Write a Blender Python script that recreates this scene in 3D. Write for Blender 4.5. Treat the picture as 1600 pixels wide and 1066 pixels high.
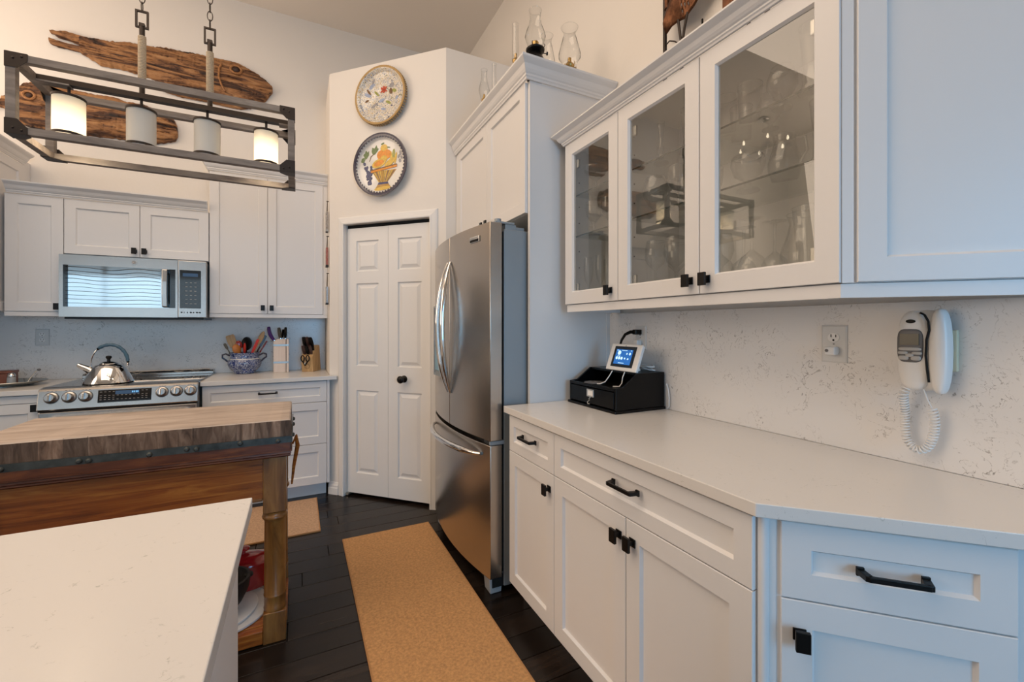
import bpy, bmesh, math, random
from mathutils import Vector, Matrix, noise
random.seed(7)
S = bpy.context.scene
for o in list(bpy.data.objects): bpy.data.objects.remove(o)
COL = S.collection
PI = math.pi
# ------------------------------------------------------------------ camera, light, exposure
YAW = math.radians(26.4)
cam = bpy.data.objects.new('camera', bpy.data.cameras.new('camera')); COL.objects.link(cam)
cam.location = (0, 0, 1.29); cam.rotation_euler = (PI/2, 0, -YAW)
cam.data.sensor_width = 36; cam.data.lens = 36*675/1600; cam.data.shift_y = -23/1600; cam.data.clip_start = .02
S.camera = cam
S.view_settings.view_transform = 'Standard'; S.view_settings.look = 'None'
S.view_settings.exposure = -0.38; S.view_settings.gamma = 1.0; S.view_settings.use_curve_mapping = False
W = bpy.data.worlds.new('sky'); S.world = W; W.use_nodes = True
W.node_tree.nodes['Background'].inputs[0].default_value = (.74, .89, 1.0, 1)
W.node_tree.nodes['Background'].inputs[1].default_value = 1.1
S.cycles.transparent_max_bounces = 32
def area(name, loc, rot, sx, sy, power, col):
    l = bpy.data.lights.new(name, 'AREA'); l.shape = 'RECTANGLE'; l.size = sx; l.size_y = sy; l.energy = power; l.color = col
    o = bpy.data.objects.new(name, l); COL.objects.link(o); o.location = loc; o.rotation_euler = rot; return o
WARM = (1.0, .80, .62); COOL = (.17, .57, 1.0)
area('ceiling_light_warm', (-1.2, 1.2, 3.93), (0, 0, 0), 3.0, 3.0, 96, WARM)
area('warm_fill_left', (-4.2, 2.3, 2.5), (0, math.radians(-78), 0), 2.2, 2.6, 62, WARM)  # added sideways fill near the left wall, warms aisle-facing fronts; no fixture
area('warm_fill_up', (-3.0, 2.6, 2.0), (math.radians(180), 0, 0), 1.2, 1.2, 62, WARM)  # added out-of-view fill aimed up, brightens the ceiling and upper walls by bounce
area('window_daylight_right', (.72, -3.24, 1.45), (math.radians(72), 0, 0), 1.4, 1.7, 42, COOL).data.spread = math.radians(125)
area('window_daylight_left', (-2.9, -3.24, 1.4), (math.radians(66), 0, 0), 2.6, 1.8, 16, (.62, .84, 1.0)).data.spread = math.radians(110)

# ------------------------------------------------------------------ materials
MATS = {}
def newmat(name):
    m = bpy.data.materials.new(name); m.use_nodes = True; MATS[name] = m
    return m, m.node_tree, m.node_tree.nodes['Principled BSDF']
def pm(name, c, r=.5, metal=0., spec=.5, coat=0., emis=None, es=0., trans=0., noise_amt=0., noise_scale=8., bump=0., bump_scale=40., stretch=(1,1,1)):
    m, nt, p = newmat(name)
    p.inputs['Base Color'].default_value = (*c, 1); p.inputs['Roughness'].default_value = r; p.inputs['Metallic'].default_value = metal
    p.inputs['Specular IOR Level'].default_value = spec; p.inputs['Coat Weight'].default_value = coat
    p.inputs['Transmission Weight'].default_value = trans
    if emis: p.inputs['Emission Color'].default_value = (*emis, 1); p.inputs['Emission Strength'].default_value = es
    if noise_amt or bump:
        tc = nt.nodes.new('ShaderNodeTexCoord'); mp = nt.nodes.new('ShaderNodeMapping'); mp.inputs['Scale'].default_value = stretch
        nt.links.new(tc.outputs['Object'], mp.inputs[0])
    if noise_amt:
        n = nt.nodes.new('ShaderNodeTexNoise'); n.inputs['Scale'].default_value = noise_scale; n.inputs['Detail'].default_value = 5
        nt.links.new(mp.outputs[0], n.inputs['Vector'])
        rp = nt.nodes.new('ShaderNodeValToRGB'); rp.color_ramp.elements[0].position = .3; rp.color_ramp.elements[1].position = .7
        rp.color_ramp.elements[0].color = (*[max(0, x*(1-noise_amt)) for x in c], 1); rp.color_ramp.elements[1].color = (*[min(1, x*(1+noise_amt)) for x in c], 1)
        nt.links.new(n.outputs['Fac'], rp.inputs[0]); nt.links.new(rp.outputs[0], p.inputs['Base Color'])
    if bump:
        n = nt.nodes.new('ShaderNodeTexNoise'); n.inputs['Scale'].default_value = bump_scale; n.inputs['Detail'].default_value = 3
        nt.links.new(mp.outputs[0], n.inputs['Vector'])
        b = nt.nodes.new('ShaderNodeBump'); b.inputs['Strength'].default_value = bump; b.inputs['Distance'].default_value = .002
        nt.links.new(n.outputs['Fac'], b.inputs['Height']); nt.links.new(b.outputs[0], p.inputs['Normal'])
    return m
def wood(name, cols, scale=(1, 12, 12), r=.45, bump=.3, per_obj=0., coat=0., nscale=2.5, dist=.003, spec=.5, off=13.0):
    """stretched noise grain through a colour ramp; long axis is the one with the small scale"""
    m, nt, p = newmat(name); N = nt.nodes; L = nt.links
    tc = N.new('ShaderNodeTexCoord'); mp = N.new('ShaderNodeMapping'); mp.inputs['Scale'].default_value = scale
    oi = N.new('ShaderNodeObjectInfo'); ad = N.new('ShaderNodeVectorMath'); ad.operation = 'ADD'
    sc = N.new('ShaderNodeVectorMath'); sc.operation = 'SCALE'; sc.inputs[3].default_value = off
    cmb = N.new('ShaderNodeCombineXYZ')
    for i in range(3): L.new(oi.outputs['Random'], cmb.inputs[i])
    L.new(cmb.outputs[0], sc.inputs[0]); L.new(tc.outputs['Object'], ad.inputs[0]); L.new(sc.outputs[0], ad.inputs[1]); L.new(ad.outputs[0], mp.inputs[0])
    n = N.new('ShaderNodeTexNoise'); n.inputs['Scale'].default_value = nscale; n.inputs['Detail'].default_value = 8; n.inputs['Roughness'].default_value = .62; n.inputs['Distortion'].default_value = .8
    L.new(mp.outputs[0], n.inputs['Vector'])
    rp = N.new('ShaderNodeValToRGB'); el = rp.color_ramp.elements
    k = len(cols)
    el[0].position = .28; el[0].color = (*cols[0], 1); el[1].position = .72; el[1].color = (*cols[-1], 1)
    for i in range(1, k-1):
        e = el.new(.28+.44*i/(k-1)); e.color = (*cols[i], 1)
    L.new(n.outputs['Fac'], rp.inputs[0]); out = rp.outputs[0]
    if per_obj:
        hs = N.new('ShaderNodeHueSaturation'); mr = N.new('ShaderNodeMapRange'); mr.inputs[3].default_value = 1-per_obj; mr.inputs[4].default_value = 1+per_obj
        L.new(oi.outputs['Random'], mr.inputs[0]); L.new(mr.outputs[0], hs.inputs['Value']); L.new(out, hs.inputs['Color']); out = hs.outputs[0]
    L.new(out, p.inputs['Base Color']); p.inputs['Roughness'].default_value = r; p.inputs['Coat Weight'].default_value = coat; p.inputs['Specular IOR Level'].default_value = spec
    b = N.new('ShaderNodeBump'); b.inputs['Strength'].default_value = bump; b.inputs['Distance'].default_value = dist
    L.new(n.outputs['Fac'], b.inputs['Height']); L.new(b.outputs[0], p.inputs['Normal'])
    return m
def quartz(name, base, fleck, thr=.62, scale=26., r=.18):
    m, nt, p = newmat(name); N = nt.nodes; L = nt.links
    tc = N.new('ShaderNodeTexCoord')
    a = N.new('ShaderNodeTexNoise'); a.inputs['Scale'].default_value = scale; a.inputs['Detail'].default_value = 6; a.inputs['Roughness'].default_value = .7; a.inputs['Distortion'].default_value = 1.6
    b = N.new('ShaderNodeTexNoise'); b.inputs['Scale'].default_value = scale*.22; b.inputs['Detail'].default_value = 3
    c = N.new('ShaderNodeTexNoise'); c.inputs['Scale'].default_value = scale*.5; c.inputs['Detail'].default_value = 4; c.inputs['Distortion'].default_value = 2.5
    for q in (a, b, c): L.new(tc.outputs['Object'], q.inputs['Vector'])
    # thin squiggles: |c-.5| small AND a high
    s = N.new('ShaderNodeMath'); s.operation = 'SUBTRACT'; s.inputs[1].default_value = .5; L.new(c.outputs['Fac'], s.inputs[0])
    ab = N.new('ShaderNodeMath'); ab.operation = 'ABSOLUTE'; L.new(s.outputs[0], ab.inputs[0])
    m1 = N.new('ShaderNodeMapRange'); m1.inputs[1].default_value = .0; m1.inputs[2].default_value = .02; m1.inputs[3].default_value = 1; m1.inputs[4].default_value = 0; L.new(ab.outputs[0], m1.inputs[0])
    m2 = N.new('ShaderNodeMapRange'); m2.inputs[1].default_value = thr-.08; m2.inputs[2].default_value = thr; L.new(a.outputs['Fac'], m2.inputs[0])
    m3 = N.new('ShaderNodeMapRange'); m3.inputs[1].default_value = .42; m3.inputs[2].default_value = .6; L.new(b.outputs['Fac'], m3.inputs[0])
    x = N.new('ShaderNodeMath'); x.operation = 'MULTIPLY'; L.new(m1.outputs[0], x.inputs[0]); L.new(m2.outputs[0], x.inputs[1])
    y = N.new('ShaderNodeMath'); y.operation = 'MULTIPLY'; L.new(x.outputs[0], y.inputs[0]); L.new(m3.outputs[0], y.inputs[1])
    z = N.new('ShaderNodeMath'); z.operation = 'MULTIPLY'; z.inputs[1].default_value = .95; L.new(y.outputs[0], z.inputs[0])
    mx = N.new('ShaderNodeMixRGB'); mx.inputs[1].default_value = (*base, 1); mx.inputs[2].default_value = (*fleck, 1); L.new(z.outputs[0], mx.inputs[0])
    L.new(mx.outputs[0], p.inputs['Base Color']); p.inputs['Roughness'].default_value = r
    return m
def clear(name, tint=(.97, .98, .98), boost=1.0, edge=.25, ior=1.45, rough=0.):
    """thin glass: transparent body, fresnel reflection, slightly darker towards the edge"""
    m, nt, p = newmat(name); N = nt.nodes; L = nt.links; N.remove(p)
    out = [n for n in N if n.type == 'OUTPUT_MATERIAL'][0]
    fr = N.new('ShaderNodeFresnel'); fr.inputs[0].default_value = ior
    mu = N.new('ShaderNodeMath'); mu.operation = 'MULTIPLY'; mu.inputs[1].default_value = boost; mu.use_clamp = True; L.new(fr.outputs[0], mu.inputs[0])
    ge = N.new('ShaderNodeNewGeometry'); iv = N.new('ShaderNodeMath'); iv.operation = 'SUBTRACT'; iv.inputs[0].default_value = 1.; L.new(ge.outputs['Backfacing'], iv.inputs[1])
    mb = N.new('ShaderNodeMath'); mb.operation = 'MULTIPLY'; L.new(mu.outputs[0], mb.inputs[0]); L.new(iv.outputs[0], mb.inputs[1])
    lw = N.new('ShaderNodeLayerWeight'); lw.inputs[0].default_value = .35
    mc = N.new('ShaderNodeMixRGB'); mc.inputs[1].default_value = (*tint, 1); mc.inputs[2].default_value = (*[t*(1-edge) for t in tint], 1); L.new(lw.outputs['Facing'], mc.inputs[0])
    t = N.new('ShaderNodeBsdfTransparent'); L.new(mc.outputs[0], t.inputs[0])
    g = N.new('ShaderNodeBsdfGlossy'); g.inputs['Roughness'].default_value = rough; g.inputs[0].default_value = (1, 1, 1, 1)
    ms = N.new('ShaderNodeMixShader'); L.new(mb.outputs[0], ms.inputs[0]); L.new(t.outputs[0], ms.inputs[1]); L.new(g.outputs[0], ms.inputs[2])
    L.new(ms.outputs[0], out.inputs[0]); return m
WALL = pm('wall_paint', (.80, .755, .70), .8, bump=.22, bump_scale=55)
CEIL = pm('ceiling_paint', (.78, .715, .645), .9, bump=.3, bump_scale=60)
CAB = pm('cabinet_paint', (.74, .725, .715), .38)
DOORP = pm('door_paint', (.78, .765, .745), .42)
QZ = quartz('quartz_counter', (.72, .69, .655), (.38, .38, .34), .63, 26, .24)
QB = quartz('quartz_backsplash', (.78, .765, .75), (.22, .20, .18), .545, 34, .22)
FLOOR = wood('dark_floor_wood', [(.006, .0042, .0032), (.014, .009, .0065), (.024, .0155, .011)], (1.2, 14, 14), .27, .12, .4, spec=.3)
BLACK = pm('black_metal', (.012, .010, .009), .38, .6)
DARKGAP = pm('dark_gap', (.006, .006, .006), .9)
STEEL = pm('brushed_stainless', (.46, .445, .43), .27, 1., bump=.05, bump_scale=60, stretch=(1, 1, 40))
STEELD = pm('fridge_stainless', (.48, .435, .39), .25, 1., bump=.02, bump_scale=30, stretch=(30, 30, 1))
GREYM = pm('grey_painted_steel', (.30, .33, .35), .45, .35)
CHROME = pm('polished_chrome', (.78, .78, .78), .07, 1.)
BGLASS = pm('black_glass', (.006, .006, .007), .06, 0., .5)
MIRG = pm('dark_mirror_glass', (.40, .44, .46), .05, 1.)
COIR = pm('coir', (.50, .265, .105), .95, noise_amt=.22, noise_scale=90, bump=1.0, bump_scale=260)
COIR2 = pm('coir_pale', (.50, .32, .20), .95, noise_amt=.22, noise_scale=90, bump=1.0, bump_scale=260)
COIRE = pm('coir_binding', (.42, .21, .08), .95, bump=.6, bump_scale=200)
BUTCH = wood('bleached_butcher_block', [(.30, .225, .175), (.43, .345, .285), (.53, .445, .38)], (1.6, 10, 10), .5, .35, .05, off=0., nscale=2.0)
BUTCHF = wood('weathered_end_wood', [(.04, .02, .012), (.18, .105, .066), (.36, .235, .16)], (14, 14, 3), .75, .8, .45, dist=.006)
REDW = wood('dark_red_wood', [(.05, .012, .005), (.13, .035, .012), (.24, .075, .02)], (2, 2, 8), .45, .4)
TABW = wood('stained_apron_wood', [(.09, .017, .003), (.29, .08, .012), (.50, .20, .035)], (1.2, 14, 18), .28, .15, coat=.3, nscale=2.6)
TABL = wood('stained_leg_wood', [(.09, .030, .006), (.21, .085, .018), (.34, .16, .042)], (9, 9, 1.4), .35, .25, coat=.2)
IRON = pm('iron_strap', (.075, .082, .078), .55, .7, noise_amt=.35, noise_scale=25, bump=.4, bump_scale=60)
LAMPW = wood('grey_wood_bar', [(.12, .095, .08), (.20, .165, .14), (.29, .245, .21)], (2, 10, 10), .55, .3)
LAMPM = pm('bronze_metal', (.045, .034, .028), .45, .7)
ROPE = pm('rope', (.50, .40, .28), .9, bump=.8, bump_scale=150)
DRIFT = wood('driftwood', [(.012, .004, .002), (.09, .032, .011), (.34, .155, .055), (.46, .25, .11)], (1.3, 6, 9), .6, .8, 0., nscale=2.0, dist=.014)
EYEW = pm('carved_eye_wood', (.34, .15, .05), .5, noise_amt=.4, noise_scale=60)
EYED = pm('carved_eye_dark', (.035, .012, .006), .6)
for n_ in DRIFT.node_tree.nodes:
    if n_.type == 'TEX_NOISE': n_.inputs['Distortion'].default_value = 1.6
    if n_.type == 'VALTORGB': n_.color_ramp.elements[0].position = .36; n_.color_ramp.elements[1].position = .44; n_.color_ramp.elements[2].position = .55; n_.color_ramp.elements[3].position = .68
GLASS = clear('clear_glass', (.985, .99, .99), 1.8, .22)
PANE = clear('cabinet_pane', (.95, .95, .935), 2.4, .08, 1.5)
SHELFG = clear('shelf_glass', (.93, .96, .95), 1.2, .35)
EDGEG = pm('polished_glass_edge', (.02, .035, .03), .1)
WINP = clear('window_pane', (.95, .98, 1.), 1.0, .1)
CRYS = clear('crystal', (.9, .9, .92), 3., .3)
WHITEP = pm('white_plastic', (.80, .79, .77), .3)
PLATEP = pm('outlet_plastic', (.66, .66, .65), .35)
IVORY = pm('ivory_plastic', (.72, .66, .47), .4)
GREYP = pm('grey_plastic', (.13, .125, .125), .4)
BTN = pm('keypad_grey', (.45, .43, .40), .5)
BLKP = pm('black_lacquer', (.003, .0028, .0028), .3, spec=.2)
RED = pm('red_enamel', (.33, .012, .014), .15, coat=.6)
CASTI = pm('cast_iron', (.018, .014, .012), .6, .3, bump=.8, bump_scale=50)
MARB = pm('marble_disc', (.62, .60, .585), .3, noise_amt=.1, noise_scale=14)
BRASS = pm('aged_brass', (.45, .30, .12), .3, 1.)
BLKC = pm('black_burner', (.01, .009, .009), .3, .5)
BLUEH = pm('blue_silicone', (.06, .13, .19), .35)
GREY = pm('mid_grey', (.35, .36, .37), .5)
BAMB = wood('oak_block', [(.42, .24, .10), (.56, .34, .15), (.66, .43, .21)], (14, 14, 1.5), .5, .1)
PALEW = wood('pale_block', [(.66, .52, .43), (.74, .61, .52), (.79, .67, .58)], (14, 14, 1.2), .5, .05)
SPOONW = wood('spoon_wood', [(.42, .24, .11), (.60, .40, .22)], (9, 9, 1.5), .6, .1)
PURP = pm('purple_handle', (.07, .02, .16), .35)
REDP = pm('red_silicone', (.50, .02, .012), .35)
ORNG = pm('orange_wood', (.50, .17, .03), .45, noise_amt=.35, noise_scale=30)
OLIV = pm('olive_grey', (.10, .085, .06), .5)
MAROON = pm('dark_brown_handle', (.045, .018, .014), .3)
COPPER = pm('copper_brown', (.20, .06, .03), .4, .4)
SILV = pm('tarnished_silver', (.46, .45, .42), .38, .9)
PEAR = pm('hammered_bronze', (.10, .042, .02), .35, .85, noise_amt=.5, noise_scale=30, bump=.8, bump_scale=60)
WHT = pm('glazed_white', (.80, .77, .72), .12, coat=.5)
GOLD = pm('gold_ochre_glaze', (.42, .26, .09), .3)
NAVY = pm('navy_glaze', (.018, .018, .05), .15, coat=.5)
def glaze(n, c): return pm(n, c, .2, coat=.4, noise_amt=.18, noise_scale=60)
gOR = glaze('orange_glaze', (.75, .28, .03)); gYE = glaze('yellow_glaze', (.70, .46, .08)); gOC = glaze('ochre_glaze', (.45, .25, .05)); gGR = glaze('green_glaze', (.12, .19, .07))
gBL = glaze('blue_grape_glaze', (.05, .06, .15)); gRD = glaze('red_glaze', (.50, .07, .03)); gGY = glaze('grey_glaze', (.30, .29, .30)); gBR = glaze('brown_glaze', (.16, .08, .03)); gLB = glaze('pale_blue_glaze', (.32, .38, .52)); gOL = glaze('olive_glaze', (.32, .33, .08))
def patterned(name, cols, pos, scale, r=.15):
    m, nt, p = newmat(name); N = nt.nodes; L = nt.links
    tc = N.new('ShaderNodeTexCoord'); n = N.new('ShaderNodeTexNoise'); n.inputs['Scale'].default_value = scale; n.inputs['Detail'].default_value = 3; n.inputs['Distortion'].default_value = 1.8
    L.new(tc.outputs['Object'], n.inputs['Vector']); rp = N.new('ShaderNodeValToRGB'); rp.color_ramp.interpolation = 'CONSTANT'
    el = rp.color_ramp.elements; el[0].position = 0; el[0].color = (*cols[0], 1); el[1].position = pos[1]; el[1].color = (*cols[1], 1)
    for c, q in zip(cols[2:], pos[2:]): e = el.new(q); e.color = (*c, 1)
    L.new(n.outputs['Fac'], rp.inputs[0]); L.new(rp.outputs[0], p.inputs['Base Color']); p.inputs['Roughness'].default_value = r; p.inputs['Coat Weight'].default_value = .5
    return m
w0 = (.78, .74, .66)
MAJO = patterned('majolica_floral', [(.05, .06, .12), w0, (.22, .24, .32), w0, (.50, .33, .12), w0, (.12, .13, .06)], [0, .36, .41, .455, .54, .585, .64], 40)
DELFT = patterned('blue_white_transfer', [(.012, .03, .14), (.40, .45, .56), (.012, .03, .13), (.62, .66, .72), (.03, .07, .26)], [0, .42, .465, .54, .58], 27)
REDPAT = patterned('red_patterned', [(.25, .03, .02), (.45, .25, .18), (.30, .02, .02)], [0, .47, .54], 90, .5)
FRP = patterned('speckled_grey', [(.24, .22, .20), (.42, .38, .35)], [0, .5], 80, .6)
def emis(name, c, s):
    m, nt, p = newmat(name); p.inputs['Base Color'].default_value = (*c, 1); p.inputs['Emission Color'].default_value = (*c, 1); p.inputs['Emission Strength'].default_value = s; return m
BULB = emis('lit_bulb', (1., .86, .62), 9.)
SCRN = emis('screen_blue', (.012, .12, .42), .9); ICON = emis('screen_icon', (.55, .85, 1.), 1.1); LCDB = emis('range_display', (.02, .05, .10), .8); LCDT = emis('display_digits', (.15, .4, .7), 1.2)
LCDP = pm('lcd_olive', (.16, .14, .10), .2)
def shade_mat(name, c, tr):
    m, nt, p = newmat(name); N = nt.nodes; L = nt.links; out = [n for n in N if n.type == 'OUTPUT_MATERIAL'][0]
    p.inputs['Base Color'].default_value = (*c, 1); p.inputs['Roughness'].default_value = .45
    t = N.new('ShaderNodeBsdfTranslucent'); t.inputs[0].default_value = (*c, 1); ms = N.new('ShaderNodeMixShader'); ms.inputs[0].default_value = tr
    L.new(p.outputs[0], ms.inputs[1]); L.new(t.outputs[0], ms.inputs[2]); L.new(ms.outputs[0], out.inputs[0]); return m
SHADE = shade_mat('alabaster_glass', (.93, .90, .84), .5)

# ------------------------------------------------------------------ mesh builder
class B:
    def __init__(s): s.v = []; s.f = []; s.m = []; s.sm = []
    def add(s, vs, fs, mi=0, smooth=False):
        o = len(s.v); s.v += [tuple(v) for v in vs]
        for f in fs: s.f.append([i+o for i in f]); s.m.append(mi); s.sm.append(smooth)
        return s
    def box(s, x0, x1, y0, y1, z0, z1, mi=0):
        v = [(x, y, z) for z in (z0, z1) for y in (y0, y1) for x in (x0, x1)]
        return s.add(v, [(0, 2, 3, 1), (4, 5, 7, 6), (0, 1, 5, 4), (2, 6, 7, 3), (0, 4, 6, 2), (1, 3, 7, 5)], mi)
    def obox(s, c, h, R, mi=0):
        """box with centre c, half sizes h, 3x3 rotation R"""
        v = [Vector(c)+R @ Vector((x*h[0], y*h[1], z*h[2])) for z in (-1, 1) for y in (-1, 1) for x in (-1, 1)]
        return s.add(v, [(0, 2, 3, 1), (4, 5, 7, 6), (0, 1, 5, 4), (2, 6, 7, 3), (0, 4, 6, 2), (1, 3, 7, 5)], mi)
    def prism(s, poly, z0, z1, mi=0):
        n = len(poly); v = [(x, y, z0) for x, y in poly]+[(x, y, z1) for x, y in poly]
        f = [tuple(range(n))[::-1], tuple(range(n, 2*n))]+[(i, (i+1) % n, n+(i+1) % n, n+i) for i in range(n)]
        return s.add(v, f, mi)
    def prismy(s, poly, y0, y1, mi=0):
        """polygon in x,z extruded along y"""
        n = len(poly); v = [(x, y0, z) for x, z in poly]+[(x, y1, z) for x, z in poly]
        f = [tuple(range(n)), tuple(range(n, 2*n))[::-1]]+[(i, n+i, n+(i+1) % n, (i+1) % n) for i in range(n)]
        return s.add(v, f, mi)
    def prismx(s, poly, x0, x1, mi=0):
        n = len(poly); v = [(x0, y, z) for y, z in poly]+[(x1, y, z) for y, z in poly]
        f = [tuple(range(n))[::-1], tuple(range(n, 2*n))]+[(i, (i+1) % n, n+(i+1) % n, n+i) for i in range(n)]
        return s.add(v, f, mi)
    def lathe(s, prof, c=(0, 0, 0), n=24, mi=0, R=None, sx=1., sy=1., smooth=True):
        """prof: list of (r, z)"""
        vs = []; fs = []; c = Vector(c)
        for r, z in prof:
            for k in range(n):
                a = 2*PI*k/n; p = Vector((r*math.cos(a)*sx, r*math.sin(a)*sy, z))
                if R is not None: p = R @ p
                vs.append(c+p)
        for i in range(len(prof)-1):
            for k in range(n):
                q = (k+1) % n
                fs.append((i*n+k, i*n+q, (i+1)*n+q, (i+1)*n+k))
        s.add(vs, fs, mi, smooth)
        o = len(s.v)-len(vs)
        if prof[0][0] > 1e-5 and prof[0][0] < 900: pass
        return s
    def disc(s, c, r, n=24, mi=0, R=None, up=True):
        vs = []; c = Vector(c)
        for k in range(n):
            a = 2*PI*k/n; p = Vector((r*math.cos(a), r*math.sin(a), 0)); vs.append(c+(R @ p if R is not None else p))
        return s.add(vs, [tuple(range(n)) if up else tuple(range(n))[::-1]], mi)
    def cyl(s, p0, p1, r, n=12, mi=0, r2=None, smooth=True):
        p0 = Vector(p0); p1 = Vector(p1); d = p1-p0; R = d.to_track_quat('Z', 'Y').to_matrix(); L = d.length; r2 = r if r2 is None else r2
        s.lathe([(r, 0), (r2, L)], p0, n, mi, R, smooth=smooth); s.disc(p0, r, n, mi, R, False); s.disc(p1, r2, n, mi, R, True); return s
    def tube(s, pts, r, n=8, mi=0, closed=False, flat=1.):
        pts = [Vector(p) for p in pts]; m = len(pts); vs = []; fs = []
        rr = r if isinstance(r, (list, tuple)) else [r]*m
        up = Vector((0, 0, 1)); prev = None
        for i, p in enumerate(pts):
            if closed: d = pts[(i+1) % m]-pts[i-1]
            else: d = pts[min(i+1, m-1)]-pts[max(i-1, 0)]
            d.normalize()
            if prev is None:
                a = up if abs(d.dot(up)) < .9 else Vector((1, 0, 0)); u = d.cross(a).normalized()
            else: u = (prev-d*prev.dot(d)).normalized()
            prev = u; w = d.cross(u)
            for k in range(n):
                t = 2*PI*k/n; vs.append(p+(u*math.cos(t)+w*math.sin(t)*flat)*rr[i])
        for i in range(m if closed else m-1):
            j = (i+1) % m
            for k in range(n):
                q = (k+1) % n; fs.append((i*n+k, i*n+q, j*n+q, j*n+k))
        if not closed: fs += [tuple(range(n))[::-1], tuple(range((m-1)*n, m*n))]
        return s.add(vs, fs, mi, True)
    def sphere(s, c, r, mi=0, n=12, sc=(1, 1, 1), R=None):
        prof = [(max(1e-4, math.sin(PI*i/n)), -math.cos(PI*i/n)) for i in range(n+1)]; vs = []; fs = []; m = n*2; c = Vector(c)
        for a, z in prof:
            for k in range(m):
                t = 2*PI*k/m; p = Vector((a*math.cos(t)*r*sc[0], a*math.sin(t)*r*sc[1], z*r*sc[2])); vs.append(c+(R @ p if R is not None else p))
        for i in range(n):
            for k in range(m):
                q = (k+1) % m; fs.append((i*m+k, i*m+q, (i+1)*m+q, (i+1)*m+k))
        return s.add(vs, fs, mi, True)
    def loft(s, x0, x1, z0, z1, rings, mi=0, cap_last=True, cap_first=False, ysign=1):
        """nested rectangles in the xz plane: rings of (inset, y)"""
        vs = []; fs = []
        for d, y in rings: vs += [(x0+d, y, z0+d), (x1-d, y, z0+d), (x1-d, y, z1-d), (x0+d, y, z1-d)]
        for i in range(len(rings)-1):
            for k in range(4):
                q = (k+1) % 4; fs.append((i*4+k, i*4+q, (i+1)*4+q, (i+1)*4+k))
        if cap_last: o = (len(rings)-1)*4; fs.append((o, o+1, o+2, o+3))
        if cap_first: fs.append((3, 2, 1, 0))
        return s.add(vs, fs, mi)
    def sweep(s, path, prof, mi=0, closed=False):
        """prof: (out, z) swept along the xy path; out is to the right of travel, mitred"""
        P = [Vector((x, y)) for x, y in path]; m = len(P); vs = []; fs = []; k = len(prof)
        def nrm(a, b): d = (b-a).normalized(); return Vector((d.y, -d.x))
        for i, p in enumerate(P):
            if i == 0: n = nrm(P[0], P[1])
            elif i == m-1: n = nrm(P[-2], P[-1])
            else:
                a = nrm(P[i-1], P[i]); b = nrm(P[i], P[i+1]); n = (a+b); n = n/(n.dot(a))
            for o, z in prof: vs.append((p.x+n.x*o, p.y+n.y*o, z))
        for i in range(m-1):
            for j in range(k):
                q = (j+1) % k; fs.append((i*k+j, i*k+q, (i+1)*k+q, (i+1)*k+j))
        fs += [tuple(range(k))[::-1], tuple(range((m-1)*k, m*k))]
        return s.add(vs, fs, mi)
    def build(s, name, mats, parent=None, bevel=0., ang=None, kind=None, label=None, segs=2):
        me = bpy.data.meshes.new(name); me.from_pydata(s.v, [], s.f); mats = mats if isinstance(mats, (list, tuple)) else [mats]
        for m in mats: me.materials.append(m)
        me.polygons.foreach_set('material_index', s.m); me.polygons.foreach_set('use_smooth', s.sm)
        bm = bmesh.new(); bm.from_mesh(me); bmesh.ops.recalc_face_normals(bm, faces=bm.faces); bm.to_mesh(me); bm.free()
        if any(s.sm): me.set_sharp_from_angle(angle=math.radians(ang or 38))
        me.update()
        o = bpy.data.objects.new(name, me); COL.objects.link(o)
        if parent: o.parent = parent
        if bevel:
            md = o.modifiers.new('bevel', 'BEVEL'); md.width = bevel; md.segments = segs; md.limit_method = 'ANGLE'; md.angle_limit = math.radians(40)
        if kind: o['kind'] = kind
        if label: o['label'] = label
        return o
def thing(name, label, cat, loc=(0, 0, 0), rot=0., group=None):
    o = bpy.data.objects.new(name, None); COL.objects.link(o); o.location = loc; o.rotation_euler = (0, 0, rot); o.empty_display_size = .05
    o['label'] = label; o['category'] = cat
    if group: o['group'] = group
    return o
def tag(o, label, cat, group=None):
    o['label'] = label; o['category'] = cat
    if group: o['group'] = group
    return o
def struct(name, b, mats, parent=None, **k):
    o = b.build(name, mats, parent, **k)
    if not parent: o['kind'] = 'structure'
    return o
def arc(c, r, a0, a1, n, plane='xz', ry=None):
    ry = ry or r; out = []
    for i in range(n+1):
        a = a0+(a1-a0)*i/n; u = r*math.cos(a); w = ry*math.sin(a)
        out.append((c[0]+u, c[1], c[2]+w) if plane == 'xz' else (c[0]+u, c[1]+w, c[2]) if plane == 'xy' else (c[0], c[1]+u, c[2]+w))
    return out
# ------------------------------------------------------------------ room shell
ZC = 3.97; XR = 1.52; YB = 4.19; XL = -4.6; YS = -3.3
fl = struct('floor', B().box(XL, XR+.1, YS, YB+.1, -.08, -.014), DARKGAP)
# dark planks running left to right, individually laid where the photograph shows the floor
PW = .129; k0 = -4; rnd = random.Random(3)
plank_meshes = {}
for k in range(k0, 30):
    y0 = .06+PW*k
    if y0 > YB: break
    x = -2.3-rnd.random()*1.1
    while x < XR:
        Ln = rnd.choice([.9, 1.15, 1.4]); key = Ln
        if key not in plank_meshes:
            me = B().box(0, Ln-.0025, 0, PW-.003, -.0145, 0).build('plank', FLOOR, fl, bevel=0); bm = bmesh.new(); bm.from_mesh(me.data)
            bmesh.ops.bevel(bm, geom=[e for e in bm.edges if all(v.co.z > -.001 for v in e.verts)], offset=.0016, segments=1, affect='EDGES'); bm.to_mesh(me.data); bm.free()
            plank_meshes[key] = me.data; o = me
        else:
            o = bpy.data.objects.new('plank', plank_meshes[key]); COL.objects.link(o); o.parent = fl
        o.location = (x, y0, rnd.uniform(-.0006, .0004)); x += Ln
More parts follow.
